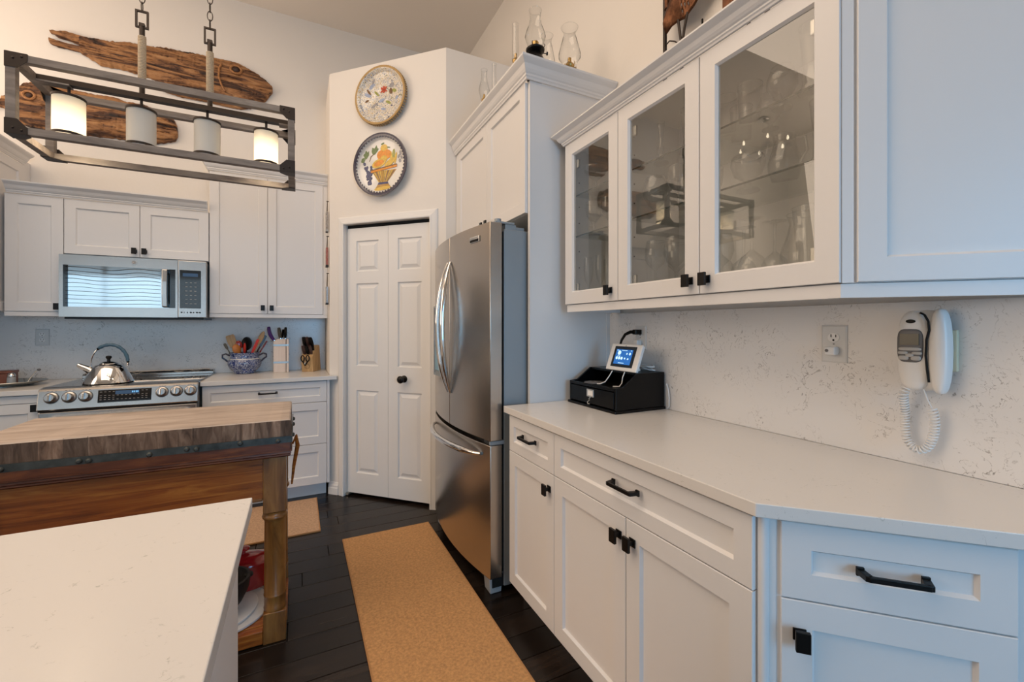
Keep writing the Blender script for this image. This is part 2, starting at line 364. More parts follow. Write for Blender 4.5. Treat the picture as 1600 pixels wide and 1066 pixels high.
# planks beyond what the picture shows
b = B()
for k in range(-27, 34):
    y0 = .06+PW*k
    if k0 <= k < 30: 
        x = XL
        while x < -3.4: b.box(x, min(x+1.2, -3.4)-.003, y0, y0+PW-.003, -.0145, -.001); x += 1.2
    else:
        if y0+PW > YB: break
        x = XL-rnd.random()
        while x < XR: b.box(max(x, XL), min(x+1.3, XR)-.003, y0, y0+PW-.003, -.0145, -.001); x += 1.3
struct('plank', b, FLOOR, fl, kind='stuff')
struct('ceiling', B().box(XL-.1, XR+.1, YS-.1, YB+.1, ZC, ZC+.1), CEIL)
struct('wall_back', B().box(XL-.1, XR+.1, YB, YB+.12, 0, ZC), WALL)
struct('wall_right', B().box(XR, XR+.12, YS, YB, 0, ZC), WALL)
struct('wall_left', B().box(XL-.12, XL, YS, YB, 0, ZC), WALL)
# wall behind the viewer, with two glazed openings
b = B(); ys0, ys1 = YS-.12, YS
b.box(XL, -4.25, ys0, ys1, 0, ZC).box(-1.5, -.55, ys0, ys1, 0, ZC).box(1.45, XR, ys0, ys1, 0, ZC)
b.box(-4.25, -1.5, ys0, ys1, 2.6, ZC).box(-.55, 1.45, ys0, ys1, 2.35, ZC).box(-.55, 1.45, ys0, ys1, 0, .25)
struct('wall_front', b, WALL)
def window(nm, x0, x1, z0, z1, n, blinds=False):
    b = B(); w = .05
    b.box(x0, x1, ys0+.02, ys1-.01, z0, z0+w).box(x0, x1, ys0+.02, ys1-.01, z1-w, z1)
    for i in range(n+1):
        x = x0+(x1-x0-w)*i/n; b.box(x, x+w, ys0+.02, ys1-.01, z0+w, z1-w)
    o = struct(nm, b, pm(nm+'_frame', (.25, .25, .25), .4))
    for i in range(n):
        xa = x0+(x1-x0-w)*i/n+w; xb = x0+(x1-x0-w)*(i+1)/n
        B().box(xa, xb, ys0+.05, ys0+.056, z0+w, z1-w).build('pane', WINP, o)
        if blinds:
            for k in range(11):
                z = z0+.9+k*.15
                if z < z1-w: B().box(xa+.01, xb-.01, ys1-.035, ys1-.015, z, z+.035).build('slat', WHITEP, o)
window('window_1', -4.25, -1.5, .0, 2.6, 3, True); window('window_2', -.55, 1.45, .25, 2.35, 2)
# pantry block: diagonal wall with the bifold door, side walls, flat top
R45 = -PI/4; PO = (.222, 3.618); ZP = 3.24; LD = 1.0013; T = .10
J0, J1, JZ = .144, .881, 2.062
def wl(root, x, y):
    r = -root.rotation_euler.z; dx = x-root.location.x; dy = y-root.location.y
    return (dx*math.cos(r)-dy*math.sin(r), dx*math.sin(r)+dy*math.cos(r))
b = B().box(0, J0, 0, T, 0, ZP).box(J1, LD, 0, T, 0, ZP).box(J0, J1, 0, T, JZ, ZP)
wd = struct('wall_diagonal', b, WALL); wd.location = (PO[0], PO[1], 0); wd.rotation_euler = (0, 0, R45)
struct('wall_alcove', B().prism([(.93, 2.91), (XR, 2.91), (XR, 3.01), (.97, 3.01)], 0, ZP), WALL)
struct('wall_pantry_side', B().prism([(.222, 3.618), (.222, YB), (.29, YB), (.29, 3.66)], 0, ZP), WALL)
struct('trim_pantry_top', B().prism([(.30, 3.70), (.96, 3.03), (XR, 3.03), (XR, YB), (.30, YB)], ZP-.03, ZP-.002), WALL)
# door casing
b = B(); cw = .057
prof = [(0, 0), (0, -.020), (.008, -.022), (.018, -.018), (.045, -.014), (.053, -.010), (cw, -.006), (cw, 0)]
def casing_side(b, x_in, sgn, z1):
    pts = [(x_in+sgn*o, y) for o, y in prof][::1]
    n = len(pts); v = [(x, y, 0) for x, y in pts]
    v += [(x, y, z1+abs(x-x_in)) for x, y in pts]
    b.add(v, [tuple(range(n))[::-1], tuple(range(n, 2*n))]+[(i, (i+1) % n, n+(i+1) % n, n+i) for i in range(n)])
casing_side(b, J0, -1, JZ); casing_side(b, J1, 1, JZ)
n = len(prof); v = [(J0-o, y, JZ+o) for o, y in prof]+[(J1+o, y, JZ+o) for o, y in prof]
b.add(v, [tuple(range(n))[::-1], tuple(range(n, 2*n))]+[(i, (i+1) % n, n+(i+1) % n, n+i) for i in range(n)])
o = struct('trim_1', b, DOORP); o.location = wd.location; o.rotation_euler = wd.rotation_euler
# bifold door: two leaves, three raised panels each
b = B().box(J0+.002, J1-.002, .03, .06, JZ-.022, JZ-.001)
door = struct('door_1', b, DARKGAP); door.location = wd.location; door.rotation_euler = wd.rotation_euler
mid = (J0+J1)/2
for i, (a, c) in enumerate(((J0+.005, mid-.001), (mid+.001, J1-.005))):
    b = B(); y0, y1 = .022, .055; pa, pc = a+.082, c-.082; zs = [(.176, .805), (.990, 1.615), (1.705, 1.938)]
    b.box(a, pa, y0, y1, .022, 2.035).box(pc, c, y0, y1, .022, 2.035)
    for z0, z1 in ((.022, zs[0][0]), (zs[0][1], zs[1][0]), (zs[1][1], zs[2][0]), (zs[2][1], 2.035)): b.box(pa, pc, y0, y1, z0, z1)
    lf = b.build('door_leaf', DOORP, door)
    for z0, z1 in zs:
        B().loft(pa, pc, z0, z1, [(0, y0), (.006, y0+.011), (.014, y0+.011), (.036, y0+.002), (.038, y0+.001)]).build('raised_panel', DOORP, lf)
    if i == 1:
        b = B(); kx = (a+c)/2-.045; kz = .905
        Rm = Matrix.Rotation(PI/2, 3, 'X')
        b.lathe([(.0001, 0), (.026, 0), (.026, .004), (.012, .008), (.010, .028), (.018, .034), (.0265, .044), (.0275, .052), (.022, .060), (.010, .064), (.0001, .0645)], (kx, y0, kz), 20, 0, Rm)
        b.build('door_knob', BLACK, lf)
B().box(J0+.006, J0+.03, .0, .05, .006, .02).build('floor_bracket', SILV, door)
# baseboards beside the pantry door
def baseb(nm, path):
    z = .095; pr = [(0, 0), (.016, 0), (.016, .05), (.013, .056), (.013, .07), (.008, .078), (.006, .088), (0, z)]
    return struct(nm, B().sweep(path, pr), DOORP)
d = lambda t: (PO[0]+t*math.cos(PI/4), PO[1]-t*math.sin(PI/4))
baseb('baseboard_left_pantry', [d(.0), d(.088)]); baseb('baseboard_right_pantry', [d(.942), d(1.0)])

# ------------------------------------------------------------------ cabinet kit
def shaker(parent, x0, x1, z0, z1, fw=.057, name='door', glass=False, y0=0.):
    g = .0015; x0 += g; x1 -= g; z0 += g; z1 -= g; b = B(); t = .02
    rings = [(0, y0+t), (0, y0+.0015), (.0015, y0), (fw, y0), (fw+.006, y0+.0095)]
    if glass: rings += [(fw+.006, y0+t), (0, y0+t)]
    b.loft(x0, x1, z0, z1, rings, cap_last=False, cap_first=False)
    o = b.build(name, CAB, parent)
    i = fw+.006
    if glass: B().box(x0+i, x1-i, y0+.011, y0+.015, z0+i, z1-i).build('glass_pane', PANE, o)
    else: B().box(x0+i-.001, x1-i+.001, y0+.0095, y0+t, z0+i-.001, z1-i+.001).build('panel', CAB, o)
    return o
def pull(parent, cx, z, L=.114, y0=0.):
    b = B(); h = L/2; p = .030
    for s in (-1, 1):
        b.box(cx+s*(h-.004)-.007, cx+s*(h-.004)+.007, y0-.006, y0, z-.009, z+.009)
        pts = [(cx+s*(h+.003), y0-.004), (cx+s*(h-.011), y0-.004), (cx+s*(h-.017), y0-p+.004), (cx+s*(h-.011), y0-p-.004), (cx+s*(h-.003), y0-p-.002)]
        b.prism(pts if s > 0 else pts[::-1], z-.0055, z+.0055)
    b.box(cx-h+.008, cx+h-.008, y0-p-.004, y0-p+.004, z-.0055, z+.0055)
    return b.build('pull', BLACK, parent, bevel=.0012)
def knob(parent, cx, z, y0=0.):
    b = B().box(cx-.0125, cx+.0125, y0-.004, y0, z-.0125, z+.0125).box(cx-.006, cx+.006, y0-.022, y0-.003, z-.006, z+.006).box(cx-.0135, cx+.0135, y0-.030, y0-.021, z-.0215, z+.0205)
    return b.build('knob', BLACK, parent, bevel=.0012)
def cabinet(name, label, loc, rot, Wd, D, z0, z1, fronts, group=None, toe=True, carc=True):
    t = thing(name, label, 'cabinet', (loc[0], loc[1], 0), rot, group)
    if carc: B().box(.0008, Wd-.0008, .0215, D, z0, z1).build('carcass', CAB, t)
    if toe: B().box(.002, Wd-.002, .075, D, 0.001, z0).build('toe_kick', CAB, t)
    for fr in fronts:
        kind, x0, x1, a, c = fr[:5]; hw = fr[5] if len(fr) > 5 else None
        o = shaker(t, x0, x1, a, c, name='drawer' if kind == 'drawer' else 'door', fw=.045 if kind == 'drawer' and c-a < .2 else .057)
        if hw == 'pull': pull(o, (x0+x1)/2, (a+c)/2+.01, *fr[6:])
        elif hw: knob(o, *hw)
    return t
ROTR = -PI/2   # cabinets on the right wall face the aisle
XF = .885
def rr(y_far, y_near): return (XF, y_far), y_far-y_near
ZB = .10; ZD = .714; ZT = .878
W1 = 1.812-1.419
cabinet('base_cabinet', 'narrow white base cabinet beside the refrigerator, one short drawer over one door', (XF, 1.812), ROTR, W1, .61, ZB, .883,
        [('drawer', 0, W1, ZD, ZT, 'pull', .118), ('door', 0, W1, ZB, ZD, (W1-.035, .652))])
W2 = 1.419-.607
cabinet('base_cabinet', 'wide white base cabinet, long drawer over a pair of doors, under the right counter', (XF, 1.419), ROTR, W2, .61, ZB, .883,
        [('drawer', 0, W2, ZD, ZT, 'pull'), ('door', 0, W2/2, ZB, ZD, (W2/2-.03, .652)), ('door', W2/2, W2, ZB, ZD, (W2/2+.03, .652))])
# filler between refrigerator and counter run
# diagonal base cabinet at the near end
D0 = (.887, .603)
t = thing('base_cabinet', 'angled white base cabinet nearest the viewer, drawer over door, under the phone', 'cabinet', (D0[0], D0[1], 0), R45)
b = B(); b.prism([wl(t, *p) for p in ((.902, .600), (1.245, .257), (1.50, .257), (1.50, .600))], ZB, .883); b.build('carcass', CAB, t)
b = B(); b.prism([wl(t, *p) for p in ((.955, .600), (1.275, .280), (1.50, .280), (1.50, .600))], .001, ZB); b.build('toe_kick', CAB, t)
B().box(.006, .040, .006, .03, ZB, .883).build('corner_post', CAB, t)
b = B(); b.lathe([(.011, ZB), (.011, .883)], (.017, .009, 0), 16); b.build('post_bead', CAB, t)
o = shaker(t, .047, .433, ZD, ZT, fw=.055, name='drawer'); pull(o, .24, .795)
o = shaker(t, .047, .433, ZB, ZD); knob(o, .082, .643)
# right counter
b = B().prism([(.872, 1.846), (.872, .592), (1.252, .212), (1.5035, .212), (1.5035, 1.846)], .884, .914)
tag(b.build('countertop', QZ, bevel=.002), 'white quartz counter with clipped corner on the right-hand cabinets', 'countertop')
tag(B().box(1.504, 1.5195, .05, 1.846, .9145, 1.357).build('backsplash', QB), 'grey-flecked white quartz backsplash on the right wall behind the phone', 'backsplash')
# ------------------------------------------------------------------ right wall cabinets
XU = 1.18; ZU0, ZU1 = 1.395, 2.176; DU = 1.518-XU
def glasscab(label, y_far, y_near, doors, n):
    Wd = y_far-y_near
    t = thing('glass_door_cabinet', label, 'cabinet', (XU, y_far, 0), ROTR)
    b = B(); th = .018; f = .0215
    b.box(0.001, th, f, DU, ZU0, ZU1).box(Wd-th, Wd-.001, f, DU, ZU0, ZU1).box(th, Wd-th, f, DU, ZU0, ZU0+th).box(th, Wd-th, f, DU, ZU1-th, ZU1).box(th, Wd-th, DU-.008, DU, ZU0+th, ZU1-th)
    c = b.build('carcass', CAB, t)
    for z in (1.727, 1.927):
        sg = B().box(th+.002, Wd-th-.002, f+.0262, DU-.012, z, z+.006).build('glass_shelf', SHELFG, t)
        B().box(th+.002, Wd-th-.002, f+.025, f+.026, z, z+.006).build('shelf_edge', EDGEG, sg)
    for x in (th+.0005, Wd-th-.0005):
        for z in (1.50, 1.58, 1.66, 1.80, 1.88, 2.0):
            s = 1 if x < Wd/2 else -1; B().cyl((x, f+.05, z), (x+s*.0012, f+.05, z), .0032, 8).build('shelf_pin_hole', DARKGAP, c)
    for x0, x1, kx, hs in doors:
        o = shaker(t, x0, x1, ZU0, ZU1, glass=True); knob(o, kx, 1.442)
        for z in (1.475, 2.07):
            x = x0+.060 if hs < 0 else x1-.060
            B().box(x-.002 if hs < 0 else x-.022, x+.022 if hs < 0 else x+.002, .0205, .034, z-.02, z+.02).build('hinge', SILV, o, bevel=.003)
    return t
glasscab('narrow glass-door wall cabinet nearest the refrigerator', 1.790, 1.399, [(0, .391, .345, -1)], 0)
glasscab('wide two-door glass wall cabinet above the outlet', 1.399, .585, [(0, .403, .366, -1), (.403, .814, .433, 1)], 1)
# diagonal wall cabinet
D1 = (1.180, .585); t = thing('wall_cabinet', 'angled white wall cabinet with solid door above the phone', 'cabinet', (*D1, 0), R45)
b = B().prism([wl(t, *p) for p in ((1.197, .583), (1.497, .283), (1.518, .283), (1.518, .583))], ZU0, ZU1); b.build('carcass', CAB, t)
B().box(.005, .029, .004, .03, ZU0, ZU1).build('corner_post', CAB, t)
o = shaker(t, .034, .435, ZU0, ZU1, fw=.057); knob(o, .40, 1.442)
rail = [(0, 0), (0, .034), (-.018, .034), (-.018, 0)]
b = B().sweep([(1.505, 1.782), (1.188, 1.782), (1.188, .588), (1.485, .291)], [(o, 1.3595+z) for o, z in rail]); tag(b.build('light_rail', CAB), 'white valance strip under the right-hand wall cabinets', 'trim strip')
def crownprof(z0, h, e):
    return [(0, z0), (.008, z0), (.010, z0+.1*h), (.014, z0+.16*h), (.014, z0+.26*h), (.22*e+.008, z0+.32*h), (.40*e+.005, z0+.45*h), (.62*e, z0+.66*h), (.86*e, z0+.80*h), (.95*e, z0+.86*h), (e, z0+.90*h), (e, z0+h), (0, z0+h)]
b = B().sweep([(1.518, 1.789), (1.181, 1.789), (1.181, .5855), (1.482, .2845)], crownprof(2.1765, .056, .052)); tag(b.build('crown_moulding', CAB), 'white crown moulding along the tops of the glass-door cabinets', 'moulding')
# ------------------------------------------------------------------ refrigerator surround
XG = 1.0
t = thing('tall_end_panel', 'tall white panel between refrigerator and counter', 'panel', (1.016, 1.8495, 0))
B().box(0, .502, 0, .019, .001, 2.49).build('panel_board', CAB, t); B().box(-.0005, .004, -.0008, .0195, .001, 2.49).build('edge_strip', CAB, t)
B().box(.466, .502, -.003, 0, .915, 1.358).build('scribe_strip', CAB, t)
Wf = 2.868-1.871
cabinet('wall_cabinet', 'tall two-door white cabinet above the refrigerator', (XG, 2.868), ROTR, Wf, .515, 1.847, 2.49,
        [('door', 0, Wf/2+.02, 1.847, 2.49, (Wf/2-.012, 1.885)), ('door', Wf/2+.02, Wf, 1.847, 2.49, (Wf/2+.052, 1.885))], toe=False)
tag(B().box(1.004, 1.03, 2.8685, 2.907, .001, 2.49).build('filler_strip', CAB), 'white filler strip between refrigerator cabinet and pantry wall', 'trim strip')
b = B().sweep([(1.0, 2.906), (1.0, 1.849), (1.518, 1.849)], crownprof(2.4905, .094, .050)); tag(b.build('crown_moulding', CAB), 'white crown moulding over the refrigerator cabinet', 'moulding')
# ------------------------------------------------------------------ back wall cabinets
YU = 3.86; DB = .328
cabinet('wall_cabinet', 'single-door white wall cabinet left of the microwave', (-1.657, YU), 0, .277, DB, 1.385, 2.135, [('door', 0, .277, 1.385, 2.135, (.25, 1.42))], toe=False)
cabinet('wall_cabinet', 'short two-door white cabinet above the microwave', (-1.379, YU), 0, .791, DB, 1.770, 2.135, [('door', 0, .392, 1.770, 2.135, (.365, 1.812)), ('door', .392, .791, 1.770, 2.135, (.42, 1.812))], toe=False)
cabinet('wall_cabinet', 'tall two-door white wall cabinet above the utensil crock', (-.585, YU), 0, .773, DB, 1.385, 2.446, [('door', 0, .376, 1.385, 2.446, (.345, 1.432)), ('door', .376, .773, 1.385, 2.446, (.405, 1.432))], toe=False)
tag(B().box(.1885, .2205, YU+.004, YU+.02, 1.385, 2.446).build('filler_strip', CAB), 'white filler strip beside the hanging tags', 'trim strip')
b = B().sweep([(-1.645, YU), (-.594, YU)], crownprof(2.1355, .07, .055)); tag(b.build('crown_moulding', CAB), 'white crown moulding above the microwave cabinets', 'moulding')
b = B().sweep([(-.586, 4.188), (-.586, YU), (.2205, YU)], crownprof(2.4465, .078, .05)); tag(b.build('crown_moulding', CAB), 'white crown moulding over the tall back-wall cabinet', 'moulding')
b = B().box(-1.657, -1.381, YU+.004, YU+.022, 1.357, 1.384); tag(b.build('light_rail', CAB), 'white valance strip under the cabinet left of the microwave', 'trim strip')
b = B().box(-.584, .2205, YU+.004, YU+.022, 1.357, 1.384); tag(b.build('light_rail', CAB), 'white valance strip under the tall back-wall cabinet', 'trim strip')
struct('wall_left_return', B().box(-2.12, -1.998, 3.2, YB, 0, 2.47), WALL)
# taller cabinet on the far left
t = thing('wall_cabinet', 'taller white cabinet at the left edge with its own crown', 'cabinet', (-1.665, 3.3, 0), PI/2)
B().box(0, .80, .0215, .33, 1.385, 2.385).build('carcass', CAB, t)
shaker(t, 0, .40, 1.385, 2.385); shaker(t, .40, .80, 1.385, 2.385)
B().box(.801, .888, .004, .03, 1.385, 2.42).build('filler', CAB, t)
b = B().sweep([(-1.667, 4.10), (-1.667, 3.30)][::-1], [(o, z) for o, z in crownprof(2.386, .07, .055)])
tag(b.build('crown_moulding', CAB), 'white crown moulding at the far left edge, under the lower driftwood fish', 'moulding')
# back counters, backsplash, base units
YF = 3.562; YC = 3.54
tag(B().box(-1.997, -1.3655, YC, 4.1745, .884, .914).build('countertop', QZ, bevel=.002), 'white quartz counter left of the range', 'countertop')
tag(B().prism([(-.5885, YC), (.268, YC), (.268, 3.566), (.2185, 3.6155), (.2185, 4.1745), (-.5885, 4.1745)], .884, .914).build('countertop', QZ, bevel=.002), 'white quartz counter under the knife blocks, right of the range', 'countertop')
tag(B().box(-1.997, .2185, 4.175, 4.1895, .9145, 1.384).build('backsplash', QB), 'pale quartz backsplash on the back wall behind the range', 'backsplash')
Wd = .782
cabinet('base_cabinet', 'white three-drawer base cabinet right of the range', (-.582, YF), 0, Wd, .61, .103, .883, [('drawer', 0, Wd, .72, ZT, 'pull', .118), ('drawer', 0, Wd, .405, .72), ('drawer', 0, Wd, .103, .405)])
tag(B().box(.2008, .2185, YF+.002, YF+.022, .103, .883).build('filler_strip', CAB), 'white filler strip at the corner of the back base cabinets', 'trim strip')
cabinet('base_cabinet', 'white base cabinet left of the range with a single door', (-1.93, YF), 0, .56, .61, .103, .883, [('door', 0, .56, .103, .832, (.535, .806))])
B().box(.0015, .5585, 0, .02, .835, ZT).build('top_rail', CAB, [o for o in bpy.data.objects if o.get('label', '').startswith('white base cabinet left')][0])
tag(B().box(-1.997, -1.9305, YF+.002, YF+.022, .103, .883).build('filler_strip', CAB), 'white filler strip at the far left end of the back base cabinets', 'trim strip')
# ------------------------------------------------------------------ refrigerator (local x runs away->near, y into the recess)
FW = .912; t = thing('refrigerator', 'brushed stainless french-door refrigerator with bottom freezer', 'refrigerator', (.818, 2.792, 0), ROTR)
def bow(x): u = (x-FW/2)/(FW/2); return -.052*(1-u*u)
def curved(x0, x1, z0, z1, mats, name, y1=.062, n=14, zf=None):
    b = B(); vs = []; fs = []
    xs = [x0+(x1-x0)*i/n for i in range(n+1)]
    zt = zf or (lambda x: (z0, z1))
    for x in xs:
        a, c = zt(x)
        vs += [(x, bow(x), a), (x, bow(x), c), (x, y1, c), (x, y1, a)]
    for i in range(n):
        o = i*4; q = o+4
        for k in range(4):
            r = (k+1) % 4; fs.append((o+k, q+k, q+r, o+r))
    fs += [(0, 1, 2, 3), (n*4+3, n*4+2, n*4+1, n*4)]
    b.add(vs, fs, 0, True); return b.build(name, mats, t, ang=30, bevel=.003)
B().box(.012, FW-.012, .078, .66, .03, 1.762).build('case', GREYM, t, bevel=.004)
B().box(.02, FW-.02, .0625, .0775, .10, 1.75).build('door_gasket', DARKGAP, t)
B().box(.02, FW-.02, .02, .0775, .03, .085).build('kick_grille', DARKGAP, t)
B().box(.03, FW-.03, .10, .20, 1.7625, 1.782).build('top_cover', GREYM, t, bevel=.004)
sp = .46
dl = curved(.0, sp-.002, .742, 1.788, STEELD, 'left_door'); dr = curved(sp+.002, FW, .742, 1.788, STEELD, 'right_door')
fz = curved(.0, FW, .085, .720, STEELD, 'freezer_drawer')
B().box(.012, FW-.012, .0, .062, .721, .741).build('drawer_gap_trim', DARKGAP, t)
B().box(FW-.075, FW-.004, .0, .076, .7215, .7405).build('centre_hinge', GREYM, t, bevel=.002)
for x0, x1 in ((FW-.075, FW-.02), (.02, .075)):
    b = B().box(x0, x1, .035, .14, 1.7895, 1.800).cyl((x0+.03, .06, 1.789), (x0+.03, .06, 1.815), .017, 14).box(x0+.004, x1-.004, .09, .15, 1.7625, 1.79); b.build('hinge_cover', GREYM, t, bevel=.002)
for x in (.03, FW-.095):
    B().prismx([(.012, .001), (.07, .001), (.075, .08), (.005, .08)], x, x+.07).build('foot', GREY, t, bevel=.003)
def bar_handle(par, x, lean):
    b = B(); pts = []; rad = []
    n = 22
    for i in range(n+1):
        s = i/n; z = .918+(1.648-.918)*s; k = math.sin(PI*s)
        pts.append((x+lean*(1-k)*.8, bow(x)-.004-.055*k**.8, z)); rad.append(.0055+.0095*min(1, k*1.8))
    b.tube(pts, rad, 12, flat=1.2); return b.build('door_handle', CHROME, par)
bar_handle(dl, sp-.045, .030); bar_handle(dr, sp+.045, -.030)
b = B(); pts = []; rad = []
for i in range(25):
    s = i/24; x = .075+(FW-.15)*s; k = math.sin(PI*s); pts.append((x, bow(x)-.004-.055*k**.55, .668)); rad.append(.008+.008*min(1, k*2))
b.tube(pts, rad, 12).build('drawer_handle', CHROME, fz)
# water dispenser in the far door
b = B(); x0, x1 = .12, .33
b = B().loft(x0, x1, .98, 1.42, [(0, bow(.12)-.006), (.006, bow(.2)-.012), (.018, bow(.2)-.012), (.020, bow(.2)-.004)]); o = b.build('water_dispenser', GREYM, dl)
B().box(x0+.03, x1-.03, bow(.2)-.014, bow(.2)-.003, 1.27, 1.39).build('dispenser_panel', BGLASS, o)
B().box(x0+.03, x1-.03, bow(.2)-.010, bow(.2)-.003, 1.02, 1.25).build('dispenser_well', pm('dispenser_blue', (.12, .30, .42), .15), o)
# maker's badge
xb = FW-.13; b = B(); R = Matrix.Rotation(math.atan2(-(bow(xb+.01)-bow(xb-.01)), .02)*-1, 3, 'Z')
b.obox((xb, bow(xb)-.003, 1.722), (.045, .002, .015), R); o = b.build('badge', CHROME, dr, bevel=.001)
B().obox((xb, bow(xb)-.0056, 1.716), (.040, .0008, .006), R).build('badge_band', DARKGAP, o)
B().obox((xb, bow(xb)-.0056, 1.729), (.034, .0008, .0022), R).build('badge_lettering', GREY, o)

# ------------------------------------------------------------------ range
RX0, RX1 = -1.362, -.592; w = RX1-RX0
t = thing('range', 'stainless slide-in electric range with six knobs and black display', 'stove', (RX0, 3.48, 0), 0)
b = B().box(.004, w-.004, .062, .69, .03, .905); b.build('oven_body', GREYM, t)
b = B(); pr = [(.0, .792), (-.004, .80), (.016, .905), (.030, .919), (.075, .921), (.075, .79)]
b.prismx(pr, 0, w); cp = b.build('control_panel', STEEL, t, bevel=.005, segs=3)
ang = math.atan2(.020, .105)
def on_panel(x, z): return (x, -.004+(z-.80)*.19, z)
Rk = Matrix.Rotation(PI/2-ang, 3, 'X')
for x in (.062, .140, .214, .582, .657, .731-.0):
    c = on_panel(x-.0, .866 if x < .4 else .868); kb = B()
    kb.lathe([(.0001, .001), (.031, .001), (.031, .006), (.0275, .008), (.024, .010), (.0225, .030), (.020, .033), (.0001, .033)], c, 24, 0, Rk); k = kb.build('knob', STEEL, cp)
    n = Rk @ Vector((0, 0, 1)); cc = Vector(c)+n*.036
    B().obox(cc, (.0055, .019, .006), Rk).build('knob_grip', CHROME, k, bevel=.002)
    cc2 = Vector(c)+n*.0012; kr = B().lathe([(.031, -.0006), (.0345, -.0006), (.0345, .0004), (.031, .0004)], cc2, 24, 0, Rk); kr.build('knob_ring', GREYP, k)
def ppanel(name, x0, x1, z0, z1, off, mat, par, bev=.0):
    n = Rk @ Vector((0, 0, 1)); c = Vector(on_panel((x0+x1)/2, (z0+z1)/2))+n*off
    return B().obox(c, ((x1-x0)/2, (z1-z0)/2, .0012), Rk).build(name, mat, par, bevel=bev)
disp = ppanel('display_panel', .270, .528, .822, .898, .0014, BGLASS, cp, .0008)
ppanel('clock_window', .352, .468, .868, .890, .0030, LCDB, disp); 
for i, x in enumerate((.432, .440, .450, .458)): ppanel('clock_digit', x, x+.005, .875, .885, .0044, LCDT, disp)
b = B(); n = Rk @ Vector((0, 0, 1))
for r_, z in enumerate((.886, .876, .864, .852, .840)):
    for c_ in range(12):
        x = .284+c_*.020
        if .345 < x < .475 and z > .866: continue
        if r_ % 2 == 1 and .345 < x < .475: continue
        if r_ in (1,): continue
        cc = Vector(on_panel(x, z))+n*.0029; b.obox(cc, (.0048, .0011, .0003), Rk)
b.build('key_legends', BTN, disp, kind='stuff')
b = B()
for x in (.045, .062, .080, .123, .140, .158, .2, .214, .23, .57, .582, .597, .645, .657, .67, .72, .731, .745):
    b.obox(Vector(on_panel(x, .906))+n*.0, (.004, .0013, .0008), Rk)
b.build('knob_marks', GREYP, cp, kind='stuff')
B().box(0.006, w-.006, .0, .055, .785, .7915).build('panel_shadow_gap', DARKGAP, t)
od = B().box(.006, w-.006, .004, .06, .20, .783).build('oven_door', STEEL, t, bevel=.006)
B().box(.12, w-.12, .0005, .006, .32, .63).build('oven_window', BGLASS, od)
b = B().tube([(.05, -.002, .742), (.052, -.035, .742), (.07, -.048, .742), (w-.07, -.048, .742), (w-.052, -.035, .742), (w-.05, -.002, .742)], .011, 12); b.build('oven_handle', CHROME, od)
B().box(.006, w-.006, .006, .06, .045, .192).build('storage_drawer', STEEL, t, bevel=.006)
for x in (.03, w-.08): B().cyl((x+.02, .09, 0.001), (x+.02, .09, .03), .018, 12).build('foot', BLKP, t)
ct = B().box(-.002, w+.002, .0755, .665, .9055, .9225).build('cooktop', BGLASS, t, bevel=.002)
B().box(-.004, w+.004, .06, .685, .9145, .9195).build('cooktop_frame', STEEL, t)
for x, y, r in ((.20, .22, .105), (.57, .22, .09), (.20, .50, .075), (.57, .50, .105), (.385, .52, .06)):
    B().lathe([(r-.002, .9227), (r, .9229), (r+.0015, .9227)], (x, y, 0), 40).build('burner_ring', GREY, ct)
b = B().prismx([(.60, .9226), (.60, .940), (.612, .950), (.68, .950), (.68, .9226)], .0, w); vr = b.build('rear_vent', STEEL, t, bevel=.002)
for i in range(6):
    x = .05+i*.115; B().box(x, x+.085, .625, .655, .9502, .9508).build('vent_slot', DARKGAP, vr)
for x in (.18, .30, .55, .66): B().tube([(x-.03, .615, .951), (x, .607, .962), (x+.03, .615, .951)], .004, 8).build('vent_clip', CHROME, vr)
b = B().tube([(.02, .60, .95), (.02, .592, .957), (w-.02, .592, .957), (w-.02, .60, .95)], .006, 8); b.build('vent_rail', CHROME, vr)

# ------------------------------------------------------------------ microwave
MX0 = -1.378; mw = .786
t = thing('microwave', 'stainless over-the-range microwave with dark window', 'microwave', (MX0, 3.79, 0), 0)
B().box(.004, mw-.004, .03, .380, 1.3525, 1.752).build('case', GREYM, t)
B().box(.02, mw-.02, .02, .36, 1.338, 1.3515).build('vent_base', BLKP, t)
xs = .618
b = B().loft(0, xs, 1.352, 1.765, [(0, .029), (0, .004), (.004, 0), (.030, 0)], cap_last=False)
v = [(.030, 0, 1.382), (xs-.030, 0, 1.382), (xs-.03, 0, 1.735), (.03, 0, 1.735)]
wx0, wx1, wz0, wz1 = .020, .605, 1.418, 1.690
b = B().box(0, wx0, 0, .029, 1.352, 1.757).box(wx1, xs, 0, .029, 1.352, 1.757).box(wx0, wx1, 0, .029, 1.352, wz0).box(wx0, wx1, 0, .029, wz1, 1.757)
dm = b.build('door', STEEL, t)
B().box(wx0, wx1, .006, .02, wz0, wz1).build('door_glass', MIRG, dm)
b = B(); rv = random.Random(5)
for k in range(10):
    z = wz0+.022+k*.026; pts = []
    for i in range(29):
        x = wx0+.012+i*(.50-.012)/28; a = .0055*(.4+k*.11)
        pts.append((x, .0045, z+a*math.sin(x*17+.6)+.3*a*math.sin(x*31+k)))
    bb = B().tube(pts, .0050 if k < 6 else .0068, 5, flat=.28); bb.build('reflected_slat', BLKP, dm)  # dark wavy strips standing in for the blinds' reflection in the glass
B().box(wx0, wx0+.022, .0035, .006, wz0, wz1).build('window_edge', BGLASS, dm)
B().box(.567, .605, .0035, .006, wz0, wz1).build('window_edge', BGLASS, dm)
